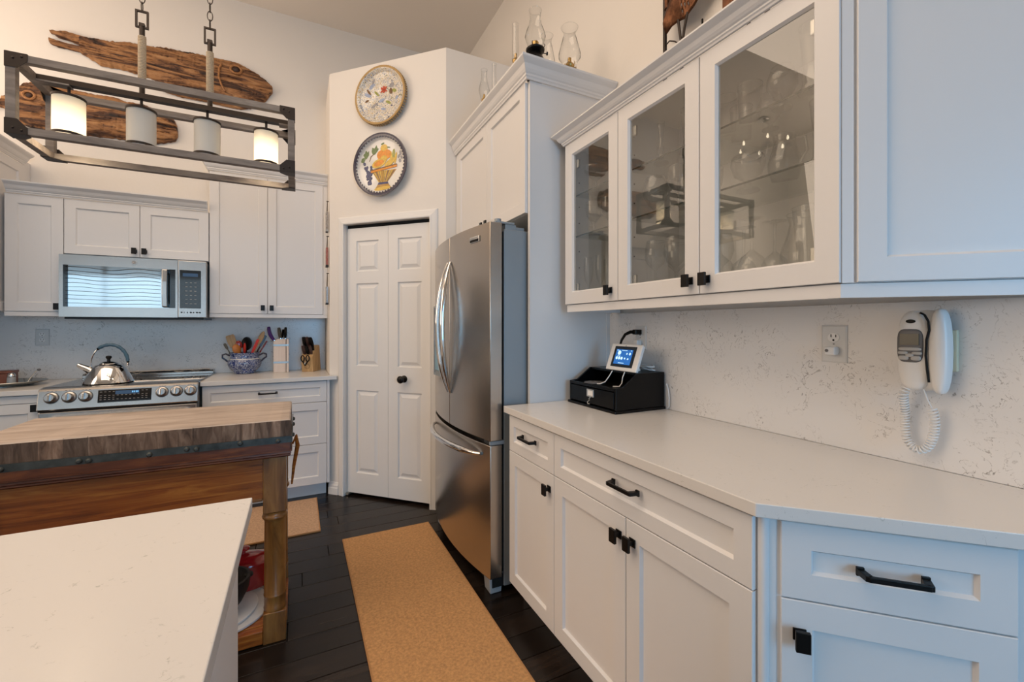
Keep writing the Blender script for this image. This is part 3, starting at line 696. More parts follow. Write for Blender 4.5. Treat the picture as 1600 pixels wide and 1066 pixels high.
b = B().prismx([(-.0005, 1.420), (-.0005, 1.445), (-.024, 1.450), (-.024, 1.66), (-.0005, 1.665), (-.0005, 1.690), (-.036, 1.684), (-.042, 1.60), (-.042, 1.51), (-.036, 1.426)], .536, .566); b.build('door_handle', STEEL, dm, bevel=.004)
kp = B().box(xs+.002, mw, 0, .029, 1.352, 1.757).build('keypad_frame', STEEL, t, bevel=.003)
kg = B().box(xs+.012, mw-.032, -.002, 0, 1.418, 1.690).build('keypad_glass', BGLASS, kp, bevel=.0008)
b = B()
for r_ in range(6):
    for c_ in range(3): b.box(xs+.045+c_*.026, xs+.057+c_*.026, -.0026, -.002, 1.45+r_*.030, 1.453+r_*.030)
b.build('key_legends', BTN, kg, kind='stuff')
B().box(xs+.03, mw-.05, -.0026, -.002, 1.645, 1.668).build('clock_window', LCDB, kg)
Rf = Matrix.Rotation(PI/2, 3, 'X')
o = B().lathe([(.0001, .0), (.0165, .0), (.0165, .0015), (.014, .002), (.0001, .002)], (.378, 0, 1.725), 24, 0, Rf).build('round_emblem', GREY, dm)
B().lathe([(.0125, .002), (.0125, .003), (.015, .003), (.015, .002)], (.378, 0, 1.725), 24, 0, Rf).build('emblem_ring', CHROME, o)
b = B()
b.tube([(.372, -.003, 1.729), (.368, -.003, 1.724), (.373, -.003, 1.720), (.378, -.003, 1.723), (.375, -.003, 1.726)], .0012, 6).tube([(.384, -.003, 1.730), (.380, -.003, 1.728), (.383, -.003, 1.725), (.380, -.003, 1.721), (.386, -.003, 1.720)], .0012, 6); b.build('emblem_script', CHROME, o)
b = B()
for i, ww in enumerate((.010, .004, .006, .012, .008, .014, .012)): b.box(xs+.018+i*.0175, xs+.018+i*.0175+ww, -.0006, 0.0002, 1.384, 1.393)
b.build('small_print', DARKGAP, kp, kind='stuff')

# ------------------------------------------------------------------ island in the foreground
tag(B().box(-1.9, -.089, .40, 1.105, .884, .914).build('countertop', QZ, bevel=.002), 'white quartz island top in the lower left foreground', 'countertop')
t = thing('island_cabinet', 'white island base under the foreground quartz top', 'cabinet', (-1.87, 1.075, 0), 0)
B().box(0, 1.745, -.64, 0, .10, .8835).build('carcass', CAB, t); B().box(.04, 1.70, -.60, -.05, .001, .10).build('toe_kick', CAB, t)
o = B().box(1.7455, 1.757, -.64, 0, .10, .8835).build('end_panel', CAB, t)
# ------------------------------------------------------------------ butcher block table
TX0, TX1, TY0, TY1 = -.975, -.026, 1.992, 2.475
t = thing('butcher_block_table', 'antique butcher-block table with bleached top and stained wooden legs', 'table', ((TX0+TX1)/2, (TY0+TY1)/2, 0), 0)
hx = (TX1-TX0)/2; hy = (TY1-TY0)/2
x = -hx; rt = random.Random(11); i = 0
top_g = t
while x < hx-.01:
    wd_ = min(rt.choice([.045, .062, .078, .10]), hx-x)
    if hx-x-wd_ < .03: wd_ = hx-x
    f0 = rt.uniform(-.0020, .0020); f1 = rt.uniform(-.0010, .0010); zt = .909
    last = x+wd_ >= hx-.001; first = x <= -hx+.001
    b = B(); xa, xb = x, x+wd_
    n = 7; vs = []; fs = []
    # stave with slightly wavy top and eased ends
    for j in range(n+1):
        y = -hy+f0+(2*hy+f1-f0)*(0, .009, .2, .4, .6, .8, .991, 1)[j]; zz = zt; e = .0035 if j in (0, n) else 0
        ex = (.006 if last else 0); ef = (.006 if first else 0)
        vs += [(xa, y, .7905), (xb, y, .7905), (xb, y, zz-ex*.8), (xb-ex, y, zz-e), (xa+ef, y, zz-e), (xa, y, zz-ef*.8)]
    for j in range(n):
        for k in range(6):
            q = (k+1) % 6; fs.append((j*6+k, j*6+q, (j+1)*6+q, (j+1)*6+k))
    fs += [(0, 1, 2, 3, 4, 5), tuple(range(n*6, n*6+6))]
    b.add(vs, fs, 0); b.m = [0]*len(b.f)
    # front, back and outer side faces show the dark weathered side grain
    for q, f in enumerate(b.f):
        pts = [Vector(b.v[i_]) for i_ in f]; nn = (pts[1]-pts[0]).cross(pts[2]-pts[1])
        if nn.length and abs(nn.normalized().z) < .5: b.m[q] = 1
    b.build('stave', [BUTCH, BUTCHF], t); x += wd_; i += 1
b = B()
for z0, z1, e in ((.786, .7903, .002),): b.box(-hx-e, hx+e, -hy-e, hy+e, z0, z1)
b.build('underboard', REDW, t)
b = B().box(-hx+.002, hx-.002, -hy-.0052, -hy+.02, .786, .816); b.build('lower_front_board', REDW, t)
# iron strap round the block with bolts, slightly bent
b = B(); pr = [(0, -.013), (.0035, -.013), (.0035, .013), (0, .013)]
zs = .829
corner = [(-hx-.003, hy+.003), (-hx-.003, -hy-.003), (hx+.003, -hy-.003), (hx+.003, hy+.003)]
b.sweep(corner, [(o, zs+z) for o, z in pr]); st = b.build('iron_strap', IRON, t)
for xb in (-.80, -.55, -.36, -.17, -.145, .02, .13, .16, .30, .43): B().lathe([(.0001, .009), (.005, .0085), (.0085, .005), (.0095, 0)], (xb, -hy-.0064, zs+rt.uniform(-.004, .004)), 10, 0, Rf).build('bolt', IRON, st)
for yb in (-.17, .05, .18): B().lathe([(.0001, .009), (.005, .0085), (.0085, .005), (.0095, 0)], (hx+.0064, yb, zs), 10, 0, Matrix.Rotation(PI/2, 3, 'Y')).build('bolt', IRON, st)
# moulded edge under the block
mp = [(0, .757), (.006, .757), (.011, .762), (.009, .767), (.013, .771), (.012, .778), (.016, .780), (.016, .7855), (0, .7855)]
b = B().sweep([(-hx+.012, hy-.012), (-hx+.012, -hy+.012), (hx-.012, -hy+.012), (hx-.012, hy-.012)], [(o+.002, z) for o, z in mp]); b.build('edge_moulding', REDW, t)
B().box(-hx+.014, hx-.014, -hy+.014, hy-.014, .757, .785).build('table_frame', REDW, t)
lx = hx-.007-.082/1; 
for sx in (-1, 1):
    for sy in (-1, 1):
        cx = sx*(hx-.0455-.012); cy = sy*(hy-.055); h = .0415; b = B()
        b.box(cx-h, cx+h, cy-h, cy+h, .530, .7565).box(cx-h, cx+h, cy-h, cy+h, .001, .125)
        R_ = [(h*.99, .1255), (.0425, .134), (.0400, .142), (.0405, .180), (.0430, .186), (.0405, .193), (.0400, .30), (.0390, .490), (.042, .497), (.047, .503), (.048, .509), (.0455, .515), (.042, .519), (.043, .5295)]
        b.lathe(R_, (cx, cy, 0), 8 if False else 24); b.build('leg', TABL, t, bevel=.003)
ap = .595
b = B().box(-hx+.10, hx-.10, -hy+.022, -hy+.045, ap, .7565); b.build('front_apron', TABW, t)
B().box(-hx+.10, hx-.10, -hy+.016, -hy+.048, ap-.012, ap-.0005).build('apron_bead', TABL, t, bevel=.003)
B().box(-hx+.10, hx-.10, hy-.045, hy-.022, ap, .7565).build('back_apron', TABW, t)
for s in (-1, 1): B().box(s*(hx-.05)-.012, s*(hx-.05)+.012, -hy+.10, hy-.10, ap, .7565).build('side_apron', TABW, t)
# metal towel hook bar at the right end
b = B().tube([(hx+.008, -hy+.03, .80), (hx+.020, -hy+.03, .83), (hx+.026, -hy+.04, .79), (hx+.012, -hy+.06, .70), (hx+.004, -hy+.07, .62)], [.004, .009, .009, .007, .004], 8); b.build('side_hook', TABW, t)
B().box(-hx+.014, hx-.1, -hy+.052, hy-.052, .030, .062).build('bottom_shelf', TABW, t)
B().box(hx-.0999, hx-.014, -hy+.10, hy-.10, .030, .062).build('shelf_end', TABW, t)
B().box(-hx+.10, hx-.10, -hy+.016, -hy+.0515, .006, .060).build('shelf_rail', TABW, t, bevel=.002)
# on the shelf
def discthing(label, cx, cy, z0, r, h):
    o = B().lathe([(.0001, z0), (r-.004, z0), (r, z0+.003), (r, z0+h-.003), (r-.004, z0+h), (.0001, z0+h)], (0, 0, 0), 48).build('serving_disc', MARB); o.location = (cx, cy, 0); tag(o, label, 'serving board')
discthing('larger grey marble disc lying on the table\'s bottom shelf', -.290, 2.20, .0625, .182, .013)
discthing('smaller grey marble disc on top of the larger one, under the black pot', -.320, 2.19, .0760, .165, .013)
t = thing('stone_mortar', 'black rough mortar bowl on the marble discs', 'bowl', (-.285, 2.150, .0895), 0)
B().lathe([(.0001, 0), (.055, 0), (.06, .006), (.054, .016), (.075, .045), (.098, .09), (.104, .13), (.105, .145), (.095, .146), (.09, .12), (.06, .05), (.0001, .035)], (0, 0, 0), 32).build('bowl', CASTI, t)
for a in (.3, 2.4, 4.4): B().sphere((.100*math.cos(a), .100*math.sin(a), .128), .018, 0, 8, (1, 1, .7)).build('lug', CASTI, t)
t = thing('dutch_oven', 'red enamelled oval casserole with lid on the bottom shelf', 'pot', (-.225, 2.338, .0895), 0); t.scale = (1, 1, .88)
ov = dict(n=40, sx=.86, sy=.46)
B().lathe([(.0001, 0), (.125, 0), (.135, .008), (.148, .06), (.150, .118), (.152, .122)], (0, 0, 0), mi=0, **ov).build('pot_body', RED, t)
lid = B().lathe([(.155, .1225), (.156, .130), (.148, .136), (.12, .156), (.07, .170), (.0001, .174)], (0, 0, 0), mi=0, **ov).build('lid', RED, t)
B().lathe([(.0001, .172), (.010, .172), (.010, .184), (.026, .192), (.028, .199), (.022, .205), (.0001, .207)], (0, 0, 0), 24).build('lid_knob', RED, lid)
for s in (-1, 1): B().tube([(s*.122, -.025, .105), (s*.145, -.022, .110), (s*.150, 0, .112), (s*.145, .022, .110), (s*.122, .025, .105)], .008, 8).build('side_handle', RED, t)
# ------------------------------------------------------------------ rugs
def rug(label, x0, x1, y0, y1, mat):
    t = thing('coir_mat', label, 'rug', ((x0+x1)/2, (y0+y1)/2, 0), 0); hx = (x1-x0)/2; hy = (y1-y0)/2
    B().box(-hx+.006, hx-.006, -hy+.006, hy-.006, .0008, .009).build('mat_field', mat, t)
    b = B()
    for a in ((-hx, -hx+.0055, -hy, hy), (hx-.0055, hx, -hy, hy), (-hx+.0055, hx-.0055, -hy, -hy+.0055), (-hx+.0055, hx-.0055, hy-.0055, hy)): b.box(*a, .0008, .0082)
    b.build('mat_edge', COIRE, t)
rug('long orange-brown coir runner in front of the refrigerator', .241, .768, .62, 2.782, COIR)
rug('small tan coir mat on the floor behind the butcher-block table', -1.0, .13, 2.965, 3.55, COIR2)

# ------------------------------------------------------------------ island pendant (bar frame with four glass shades)
k = 1.12; LX0, LX1 = -.985, -.013; LY0, LY1 = 2.30, 2.618; LZ0, LZ1 = 2.022, 2.325
t = thing('linear_chandelier', 'rectangular grey-wood frame pendant with four glass cylinder shades', 'chandelier', ((LX0+LX1)/2, (LY0+LY1)/2, LZ0), 0)
hx = (LX1-LX0)/2; hy = (LY1-LY0)/2; hz = LZ1-LZ0; s = .028; q = .001
for y in (-hy, hy-s):
    for z in (0, hz-s): B().box(-hx+s+q, hx-s-q, y, y+s, z, z+s).build('long_bar', LAMPW, t, bevel=.001)
for x in (-hx, hx-s):
    for z in (0, hz-s): B().box(x, x+s, -hy+s+q, hy-s-q, z, z+s).build('short_bar', LAMPW, t, bevel=.001)
    for y in (-hy, hy-s): B().box(x, x+s, y, y+s, 0, hz).build('upright', LAMPW, t, bevel=.001)
# iron corner plates
for sx in (-1, 1):
    for sy in (-1, 1):
        for zz in (0, 1):
            cx = sx*hx; cy = sy*hy; z0 = -.0025 if zz == 0 else hz+.0025; dz = 1 if zz == 0 else -1; b = B(); p = .0026; a = .062; c = .034
            poly = [(0, 0), (a, 0), (a, c*.8), (c, a*.92), (0, a*.92)]
            P = [(cx-sx*u, z0+dz*v_) for u, v_ in poly]; b.prismy(P if sx*dz < 0 else P[::-1], cy, cy+sy*p)
            P = [(cy-sy*u, z0+dz*v_) for u, v_ in poly]; b.prismx(P, cx, cx+sx*p)
            P = [(cx-sx*u, cy-sy*v_) for u, v_ in poly]; b.prism(P, min(z0, z0-dz*p*.2), max(z0, z0+dz*p))
            cpn = b.build('corner_bracket', LAMPM, t)
            for u, v_ in ((.022, .022), (.046, .014)): B().sphere((cx-sx*u, cy+sy*p, z0+dz*v_), .0042, 0, 6).build('rivet', LAMPM, cpn)
zc = hz-.004
B().box(-hx+s, hx-s, -.016, .016, hz-.024, hz-.002).build('centre_bar', LAMPM, t)
B().box(-hx+s, -hx+.13, -.021, .021, hz-.03, hz-.024).build('centre_bar_sleeve', LAMPW, t); B().box(hx-.07, hx-s, -.021, .021, hz-.03, hz-.024).build('centre_bar_sleeve', LAMPW, t)
xs_ = [-.862, -.623, -.38, -.139]; lit = [1, 0, 0, 1]
for x, on in zip(xs_, lit):
    lx = x-(LX0+LX1)/2; r = .052; z1 = hz-.076; z0 = z1-.164
    sh = B(); sh.lathe([(r, z0), (r, z1), (r-.004, z1), (r-.004, z0), (r, z0)], (lx, 0, 0), 40); so = sh.build('glass_shade', SHADE, t)
    B().cyl((lx, 0, z1+.006), (lx, 0, hz-.024), .0055, 10).build('stem', LAMPM, so)
    B().lathe([(.0001, z1+.010), (.02, z1+.010), (.022, z1+.004), (r+.003, z1+.004), (r+.003, z1-.006), (r+.0008, z1-.006), (r+.0008, z1+.0005), (.0001, z1+.0005)], (lx, 0, 0), 40).build('shade_cap', LAMPM, so)
    B().lathe([(r+.0008, z0+.012), (r+.003, z0+.012), (r+.003, z0+.002), (r+.0008, z0+.002)], (lx, 0, 0), 40).build('lower_band', LAMPM, so)
    bo = B().lathe([(.0001, z0+.040), (.016, z0+.044), (.025, z0+.060), (.027, z0+.075), (.022, z0+.093), (.014, z0+.108), (.014, z0+.12), (.0001, z0+.12)], (lx, 0, 0), 20).build('bulb', BULB if on else WHITEP, so)
    B().cyl((lx, 0, z0+.1205), (lx, 0, z1+.0004), .015, 12).build('lamp_holder', LAMPM, so)
    if on:
        l = bpy.data.lights.new('lamp', 'POINT'); l.energy = 2.6; l.color = (1, .80, .55); l.shadow_soft_size = .02
        lo = bpy.data.objects.new('lamp', l); COL.objects.link(lo); lo.parent = t; lo.location = (lx, 0, z0+.025)
for x in (-.621, -.370):
    lx = x-(LX0+LX1)/2
    rod = B().cyl((lx, 0, hz-.001), (lx, 0, hz+.30), .0105, 12).build('hanging_rod', LAMPM, t)
    b = B(); n = 30
    pts = []
    for i in range(n*10+1): a = 2*PI*i/10; pts.append((lx+.0125*math.cos(a), .0125*math.sin(a), hz+.055+.20*i/(n*10)))
    b.tube(pts, .0037, 5); b.build('rope_wrap', ROPE, rod)
    b = B(); z = hz+.294; ww = .0235; hh = .078; th = .005
    Rz = Matrix.Rotation(0, 3, 'Z')
    b.box(lx-ww, lx-ww+.007, -th, th, z, z+hh).box(lx+ww-.007, lx+ww, -th, th, z, z+hh).box(lx-ww+.007, lx+ww-.007, -th, th, z+hh-.007, z+hh).box(lx-ww+.007, lx+ww-.007, -th, th, z, z+.007)
    b.box(lx-.010, lx+.010, -.009, .009, z+.007, z+.020); b.build('square_loop', LAMPM, rod)
    z = z+hh-.006; i = 0; ztop = ZC-LZ0-.03
    link = None
    while z < ztop:
        L_ = .046; pl = 'xz' if i % 2 else 'yz'
        if link is None or True:
            pts = arc((lx, 0, z+L_/2), .0105, 0, 2*PI, 14, pl, L_/2)[:-1]; o = B().tube(pts, .0021, 5, closed=True).build('chain_link', LAMPM, rod)
        z += L_-.0065; i += 1
    B().lathe([(.0001, ztop-.0), (.02, ztop+.0), (.055, ztop+.02), (.06, ztop+.0295), (.0001, ztop+.0295)], (lx, 0, 0), 28).build('ceiling_canopy', LAMPM, t)
# ------------------------------------------------------------------ driftwood fish on the back wall
def interp(L, x):
    if x <= L[0][0]: return L[0][1]
    for (a, za), (c, zc_) in zip(L, L[1:]):
        if a <= x <= c: return za+(zc_-za)*(x-a)/max(1e-6, c-a)
    return L[-1][1]
def slab(b, U, Lw, x0, x1, seed, nx=150, nz=26, base=4.186, th=.045, jag=.004):
    """carved board between an upper and a lower edge line, with grooved relief on its face"""
    vs = []; fs = []
    for i in range(nx+1):
        x = x0+(x1-x0)*i/nx; zu = interp(U, x)+jag*noise.noise((x*60, seed, 0))*1.6; zl = interp(Lw, x)+jag*noise.noise((x*45, seed+5, 0))*1.8
        if zu-zl < .004: zu = zl+.004
        for j in range(nz+1):
            v = j/nz; z = zl+(zu-zl)*v; e = min(v, 1-v)*2; rnd_ = (1-(1-min(1, e*2.2))**2)
            w = noise.noise((x*2.2, z*7, seed))*.5
            g = abs(math.sin((z+.05*noise.noise((x*3, z*4, seed+9)))*120+w*8+x*9))
            g2 = noise.noise((x*3.2, z*30+1.5*noise.noise((x*4, z*5, seed)), seed+2))
            y = min(base-.004, base-th*(.30+.70*rnd_)+.010*(1-g)**3+.022*max(0, -g2-.08))
            vs.append((x, y, z))
    m = nz+1
    for i in range(nx):
        for j in range(nz): fs.append((i*m+j, (i+1)*m+j, (i+1)*m+j+1, i*m+j+1))
    o = len(vs)
    for i in range(nx+1):
        vs.append((vs[i*m][0], base, vs[i*m][2])); vs.append((vs[i*m+nz][0], base, vs[i*m+nz][2]))
    for i in range(nx):
        fs.append((i*m, o+i*2, o+i*2+2, (i+1)*m)); fs.append((i*m+nz, (i+1)*m+nz, o+i*2+3, o+i*2+1))
    fs.append(tuple([j for j in range(m)]+[o+1, o])); fs.append(tuple([nx*m+j for j in range(m)][::-1]+[o+nx*2, o+nx*2+1]))
    b.add(vs, fs, 0, True)
F1U = [(-1.40, 3.385), (-1.362, 3.389), (-1.31, 3.394), (-1.262, 3.394), (-1.203, 3.4), (-1.137, 3.419), (-1.07, 3.419), (-0.979, 3.431), (-0.909, 3.44), (-0.826, 3.446), (-0.741, 3.45), (-0.641, 3.448), (-0.552, 3.45), (-0.487, 3.452), (-0.434, 3.448), (-0.367, 3.425), (-0.298, 3.396), (-0.236, 3.358), (-0.198, 3.322), (-0.188, 3.30)]
F1L = [(-1.40, 3.262), (-1.341, 3.232), (-1.289, 3.2), (-1.181, 3.205), (-1.07, 3.194), (-1.002, 3.18), (-0.944, 3.162), (-0.90, 3.148), (-0.80, 3.14), (-0.70, 3.135), (-0.62, 3.13), (-.50, 3.125), (-0.42, 3.12), (-0.339, 3.122), (-0.298, 3.157), (-0.25, 3.171), (-0.215, 3.221), (-0.188, 3.273)]
t = thing('driftwood_fish', 'upper carved driftwood fish with forked tail, pointing right, on the back wall', 'wall art', (0, 0, 0), 0)
b = B(); slab(b, F1U, F1L, -1.40, -.189, 1.0, 190, 30); b.build('fish_body', DRIFT, t, ang=50)
b = B(); slab(b, [(-1.559, 3.373), (-1.484, 3.396), (-1.424, 3.39), (-1.39, 3.389)], [(-1.559, 3.36), (-1.514, 3.339), (-1.464, 3.334), (-1.39, 3.316)], -1.559, -1.3905, 4., 26, 8, th=.032)
slab(b, [(-1.564, 3.322), (-1.504, 3.315), (-1.444, 3.311), (-1.39, 3.309)], [(-1.564, 3.284), (-1.514, 3.272), (-1.464, 3.271), (-1.39, 3.268)], -1.564, -1.3905, 7., 26, 8, th=.032); b.build('tail_prongs', DRIFT, t, ang=50)
b = B(); slab(b, [(-.93, 3.125), (-.86, 3.128), (-.5, 3.118), (-.42, 3.112), (-.345, 3.115)], [(-.93, 3.103), (-.862, 3.09), (-.802, 3.082), (-.716, 3.084), (-.616, 3.08), (-.513, 3.076), (-.42, 3.074), (-.345, 3.10)], -.93, -.345, 12., 70, 8, base=4.186, th=.03); b.build('belly_board', DRIFT, t, ang=50)
yy = 4.137
b = B().tube(arc((-.447, yy, 3.374), .038, 0, 2*PI, 20, 'xz', .031)[:-1], .009, 6, closed=True); e_ = b.build('eye', EYEW, t); B().sphere((-.447, yy, 3.374), .024, 0, 8, (1, .45, .9)).build('pupil', EYED, e_)
B().tube([(-.545, yy, 3.40), (-.562, yy, 3.35), (-.565, yy, 3.29), (-.548, yy, 3.23), (-.52, yy, 3.18)], .0075, 6).build('gill_edge', EYEW, t)
F2U = [(-1.87, 2.80), (-1.84, 2.815), (-1.80, 2.819), (-1.792, 2.86), (-1.772, 2.875), (-1.744, 2.885), (-1.717, 2.944), (-1.698, 2.972), (-1.631, 2.997), (-1.583, 2.997), (-1.514, 2.988), (-1.413, 2.985), (-1.341, 2.982), (-1.267, 2.986), (-1.203, 2.987), (-1.159, 2.969), (-1.048, 2.973), (-0.979, 2.952), (-0.921, 2.921), (-0.88, 2.916), (-0.856, 2.891), (-0.84, 2.85), (-0.835, 2.80)]
F2L = [(-1.87, 2.79), (-1.84, 2.785), (-1.8, 2.78), (-1.781, 2.765), (-1.763, 2.743), (-1.744, 2.715), (-1.707, 2.686), (-1.66, 2.669), (-1.593, 2.67), (-1.514, 2.656), (-1.413, 2.676), (-1.31, 2.676), (-1.203, 2.683), (-1.137, 2.681), (-1.048, 2.674), (-0.956, 2.691), (-0.886, 2.715), (-0.85, 2.732), (-0.837, 2.769)]
t = thing('driftwood_fish', 'lower carved driftwood fish partly behind the pendant frame, at the left edge', 'wall art', (0, 0, 0), 0)
b = B(); slab(b, F2U, F2L, -1.87, -.836, 21.0, 170, 30); b.build('fish_body', DRIFT, t, ang=50)
b = B().tube(arc((-1.655, 4.138, 2.88), .030, 0, 2*PI, 20, 'xz', .026)[:-1], .008, 6, closed=True); e_ = b.build('eye', EYEW, t); B().sphere((-1.655, 4.138, 2.88), .017, 0, 8, (1, .45, 1)).build('pupil', EYED, e_)

# ------------------------------------------------------------------ plates on the diagonal wall
def on_diag(name, label, cat, tpos, z):
    return thing(name, label, cat, (PO[0]+tpos*math.cos(PI/4), PO[1]-tpos*math.sin(PI/4), z), R45)
R90 = Matrix.Rotation(PI/2, 3, 'X')   # local z -> -y (out of the wall)
def plate(t, r, rim, face, ringm, rw, ribbed=False):
    b = B(); b.lathe([(.0001, .006), (r*.75, .006), (r*.84, .012), (r*.97, .034), (r, .040), (r, .046), (r*.97, .047), (r*.93, .045), (r*.86, .026), (r*.81, .019), (.0001, .018)], (0, 0, 0), 64, 0, R90)
    p = b.build('dish', face, t, ang=60)
    b = B().lathe([(r*rw, .0458 if rw > .93 else .0445), (r*.975, .0484), (r+.003, .0480), (r+.004, .042), (r+.001, .038)], (0, 0, 0), 64, 0, R90); b.build('rim_band', rim, t, ang=60)
    return p
t = on_diag('wall_plate', 'upper wall plate, cream with multicoloured flowers and a gold rim', 'plate', (.566-.222)*1.4142, 2.974)
p = plate(t, .210, GOLD, MAJO, GOLD, .945)
b = B()
for i in range(72):
    a = 2*PI*i/72; b.obox((.2125*math.cos(a), -.030, .2125*math.sin(a)), (.0035, .014, .0028), Matrix.Rotation(-a, 3, 'Y'))
b.build('ribbed_edge', GOLD, t)
def flat(b, pts, y, mi=0, th=.0012):
    n = len(pts); b.prismy(pts, y-th, y, mi)
def ell(cx, cz, rx, rz, n=20, rot=0.):
    c, s_ = math.cos(rot), math.sin(rot); return [(cx+rx*math.cos(2*PI*i/n)*c-rz*math.sin(2*PI*i/n)*s_, cz+rx*math.cos(2*PI*i/n)*s_+rz*math.sin(2*PI*i/n)*c) for i in range(n)]
b = B(); Y0 = -.0185
for (cx, cz, rx, rz, ro) in ((.018, .058, .010, .018, 0), (.004, .054, .008, .018, .6), (.032, .054, .008, .018, -.6), (.018, .036, .013, .012, 0), (-.002, .036, .010, .006, .5), (.038, .036, .010, .006, -.5)):
    flat(b, ell(cx, cz, rx, rz, 12, ro), Y0-.003*0)
b.build('red_flower', gRD, t)
b = B()
for (cx, cz, rx, rz, ro, m) in ((-.085, .02, .022, .009, -.5, 0), (-.078, .035, .020, .006, -.9, 1), (-.06, .062, .020, .010, .7, 0), (-.05, .085, .017, .007, 1.2, 2), (.06, .05, .016, .012, .6, 2), (.075, .02, .014, .009, -.4, 3), (.055, .02, .010, .016, .1, 1), (-.03, .02, .020, .006, -.8, 3), (.0, -.02, .020, .008, .3, 0), (.04, -.035, .018, .007, -.5, 3), (-.045, -.04, .022, .007, .5, 2), (.01, -.065, .016, .007, -.2, 0), (-.09, -.01, .013, .006, .3, 1), (.09, -.02, .012, .006, .9, 0)):
    flat(b, ell(cx, cz, rx, rz, 10, ro), Y0, m)
b.v = [(x*1.42, y, z*1.42) for x, y, z in b.v]; b.build('painted_sprays', [gLB, gBR, gGY, gOL], t)
t = on_diag('wall_plate', 'lower wall plate painted with a fruit basket and grapes, dark blue scalloped rim', 'plate', (.566-.222)*1.4142, 2.469)
p = plate(t, .226, NAVY, WHT, NAVY, .915)
b = B(); r = .226
for i in range(52):
    a = 2*PI*i/52; k_ = r*.905; b.sphere((k_*math.cos(a), -.0425, k_*math.sin(a)), .0085, 0, 5, (1, .25, 1))
b.build('scalloped_border', NAVY, t, ang=60)
Yp = -.0185
def motif(name, shapes, mats, par, y=Yp):
    b = B()
    for i, (pts, m) in enumerate(shapes): flat(b, pts, y-.0010*(i % 7)*.35, m, .0012)
    return b.build(name, mats, par)
kids0 = set(bpy.data.objects)
# basket: fluted bowl and foot
sh = []
for i in range(8):
    u0, u1 = -1+2*i/8, -1+2*(i+1)/8; sh.append(([(.012+.034*u0, -.104), (.012+.034*u1, -.104), (.018+.094*u1, -.035), (.018+.094*u0, -.035)], i % 2))
    sh.append(([(.012+.034*u0+.004, -.100), (.012+.034*u0+.0065, -.100), (.018+.094*u0+.012, -.037), (.018+.094*u0+.008, -.037)], 2))
motif('painted_basket', sh, [gYE, gOC, gBL], t)
motif('basket_rim', [([(-.082, -.042), (.116, -.022), (.116, -.008), (-.082, -.028)], 0), ([(-.082, -.030), (.116, -.010), (.116, -.004), (-.082, -.024)], 1)], [gOR, gBR], t, Yp-.003)
motif('basket_foot', [([(-.022, -.104), (.046, -.104), (.054, -.118), (-.030, -.118)], 1), ([(-.03, -.118), (.054, -.118), (.068, -.135), (-.050, -.142)], 2), (ell(.008, -.142, .064, .011, 20, .06), 0)], [gYE, gBL, gOC], t, Yp-.0026)
t_ = motif('painted_fruit', [(ell(.018, .098, .028, .024), 0), (ell(-.006, .060, .030, .028), 1), (ell(.040, .060, .032, .028), 1), (ell(.018, .035, .026, .020), 0), (ell(-.02, .012, .055, .026, 20, .25), 0), (ell(-.02, .012, .040, .016, 20, .25), 1), (ell(.062, .008, .045, .018, 20, .5), 3), (ell(.090, .045, .012, .042, 16, -.08), 2), (ell(.072, .038, .010, .038, 16, .08), 3), (ell(.106, .030, .008, .036, 16, -.2), 3), (ell(.008, .126, .014, .005, 10, .3), 4), (ell(.052, .100, .014, .004, 10, -.2), 4)], [gYE, gOR, gOL, gYE, gGR], t)
rg = random.Random(2); b = B()
for i in range(46):
    v_ = rg.random(); wd2 = .034*(1-.75*v_); cx = -.105+.012*v_+rg.uniform(-wd2, wd2); cz = .025-.135*v_
    b.sphere((cx, Yp-.001, cz), .0095, 0, 5, (1, .3, 1))
b.build('painted_grapes', gBL, t)
motif('vine_leaves', [([(-.135, .062), (-.150, .080), (-.130, .082), (-.124, .104), (-.108, .086), (-.098, .096), (-.098, .070), (-.115, .050), (-.128, .044)], 0), ([(-.078, .088), (-.072, .112), (-.056, .104), (-.040, .124), (-.032, .104), (-.022, .100), (-.034, .084), (-.052, .068), (-.070, .070)], 1), ([(-.158, .03), (-.165, .05), (-.148, .055), (-.135, .058), (-.128, .040), (-.142, .024)], 0), ([(-.096, .030), (-.084, .060), (-.060, .072), (-.060, .068), (-.080, .056), (-.092, .028)], 2)], [gGR, gGR, gBR], t)
motif('grey_leaf_sprig', [(ell(.142, .058, .010, .016, 10, .2), 0), (ell(.130, .038, .008, .013, 10, -.5), 0), (ell(.150, .030, .008, .012, 10, .4), 0), (ell(.138, .012, .009, .012, 10, .1), 0)], [gGY], t)

for o in set(bpy.data.objects)-kids0:
    for v_ in o.data.vertices: v_.co.x *= 1.12; v_.co.z = (v_.co.z+.0)*1.22+.004
# ------------------------------------------------------------------ hanging tags beside the pantry
for i, (zt, zc_, zb, mat, lab) in enumerate(((2.270, 2.185, 2.03, FRP, 'topmost of three hanging tags by the pantry, speckled grey'), (1.995, 1.905, 1.755, REDPAT, 'middle hanging tag by the pantry, red patterned'), (1.705, 1.600, 1.46, FRP, 'lowest hanging tag by the pantry, grey with a looped cord'))):
    t = thing('hanging_tag', lab, 'wall hanging', (.2185, 3.68, zb), 0)
    h = zc_-zb; B().box(-.020, -.004, -.028, .040, 0, h).build('tag_board', mat, t, bevel=.003)
    B().box(-.0215, -.0025, -.029, .041, 0, .014).build('tag_foot', LAMPM if i else GREY, t)
    B().tube([(-.012, -.020, h), (-.010, -.004, (zt-zb)), (-.010, .004, (zt-zb)), (-.012, .030, h)], .0022, 6).build('cord', LAMPM, t)
    B().cyl((-.016, 0, zt-zb), (0.003, 0, zt-zb), .003, 8).build('nail', BLACK, t)
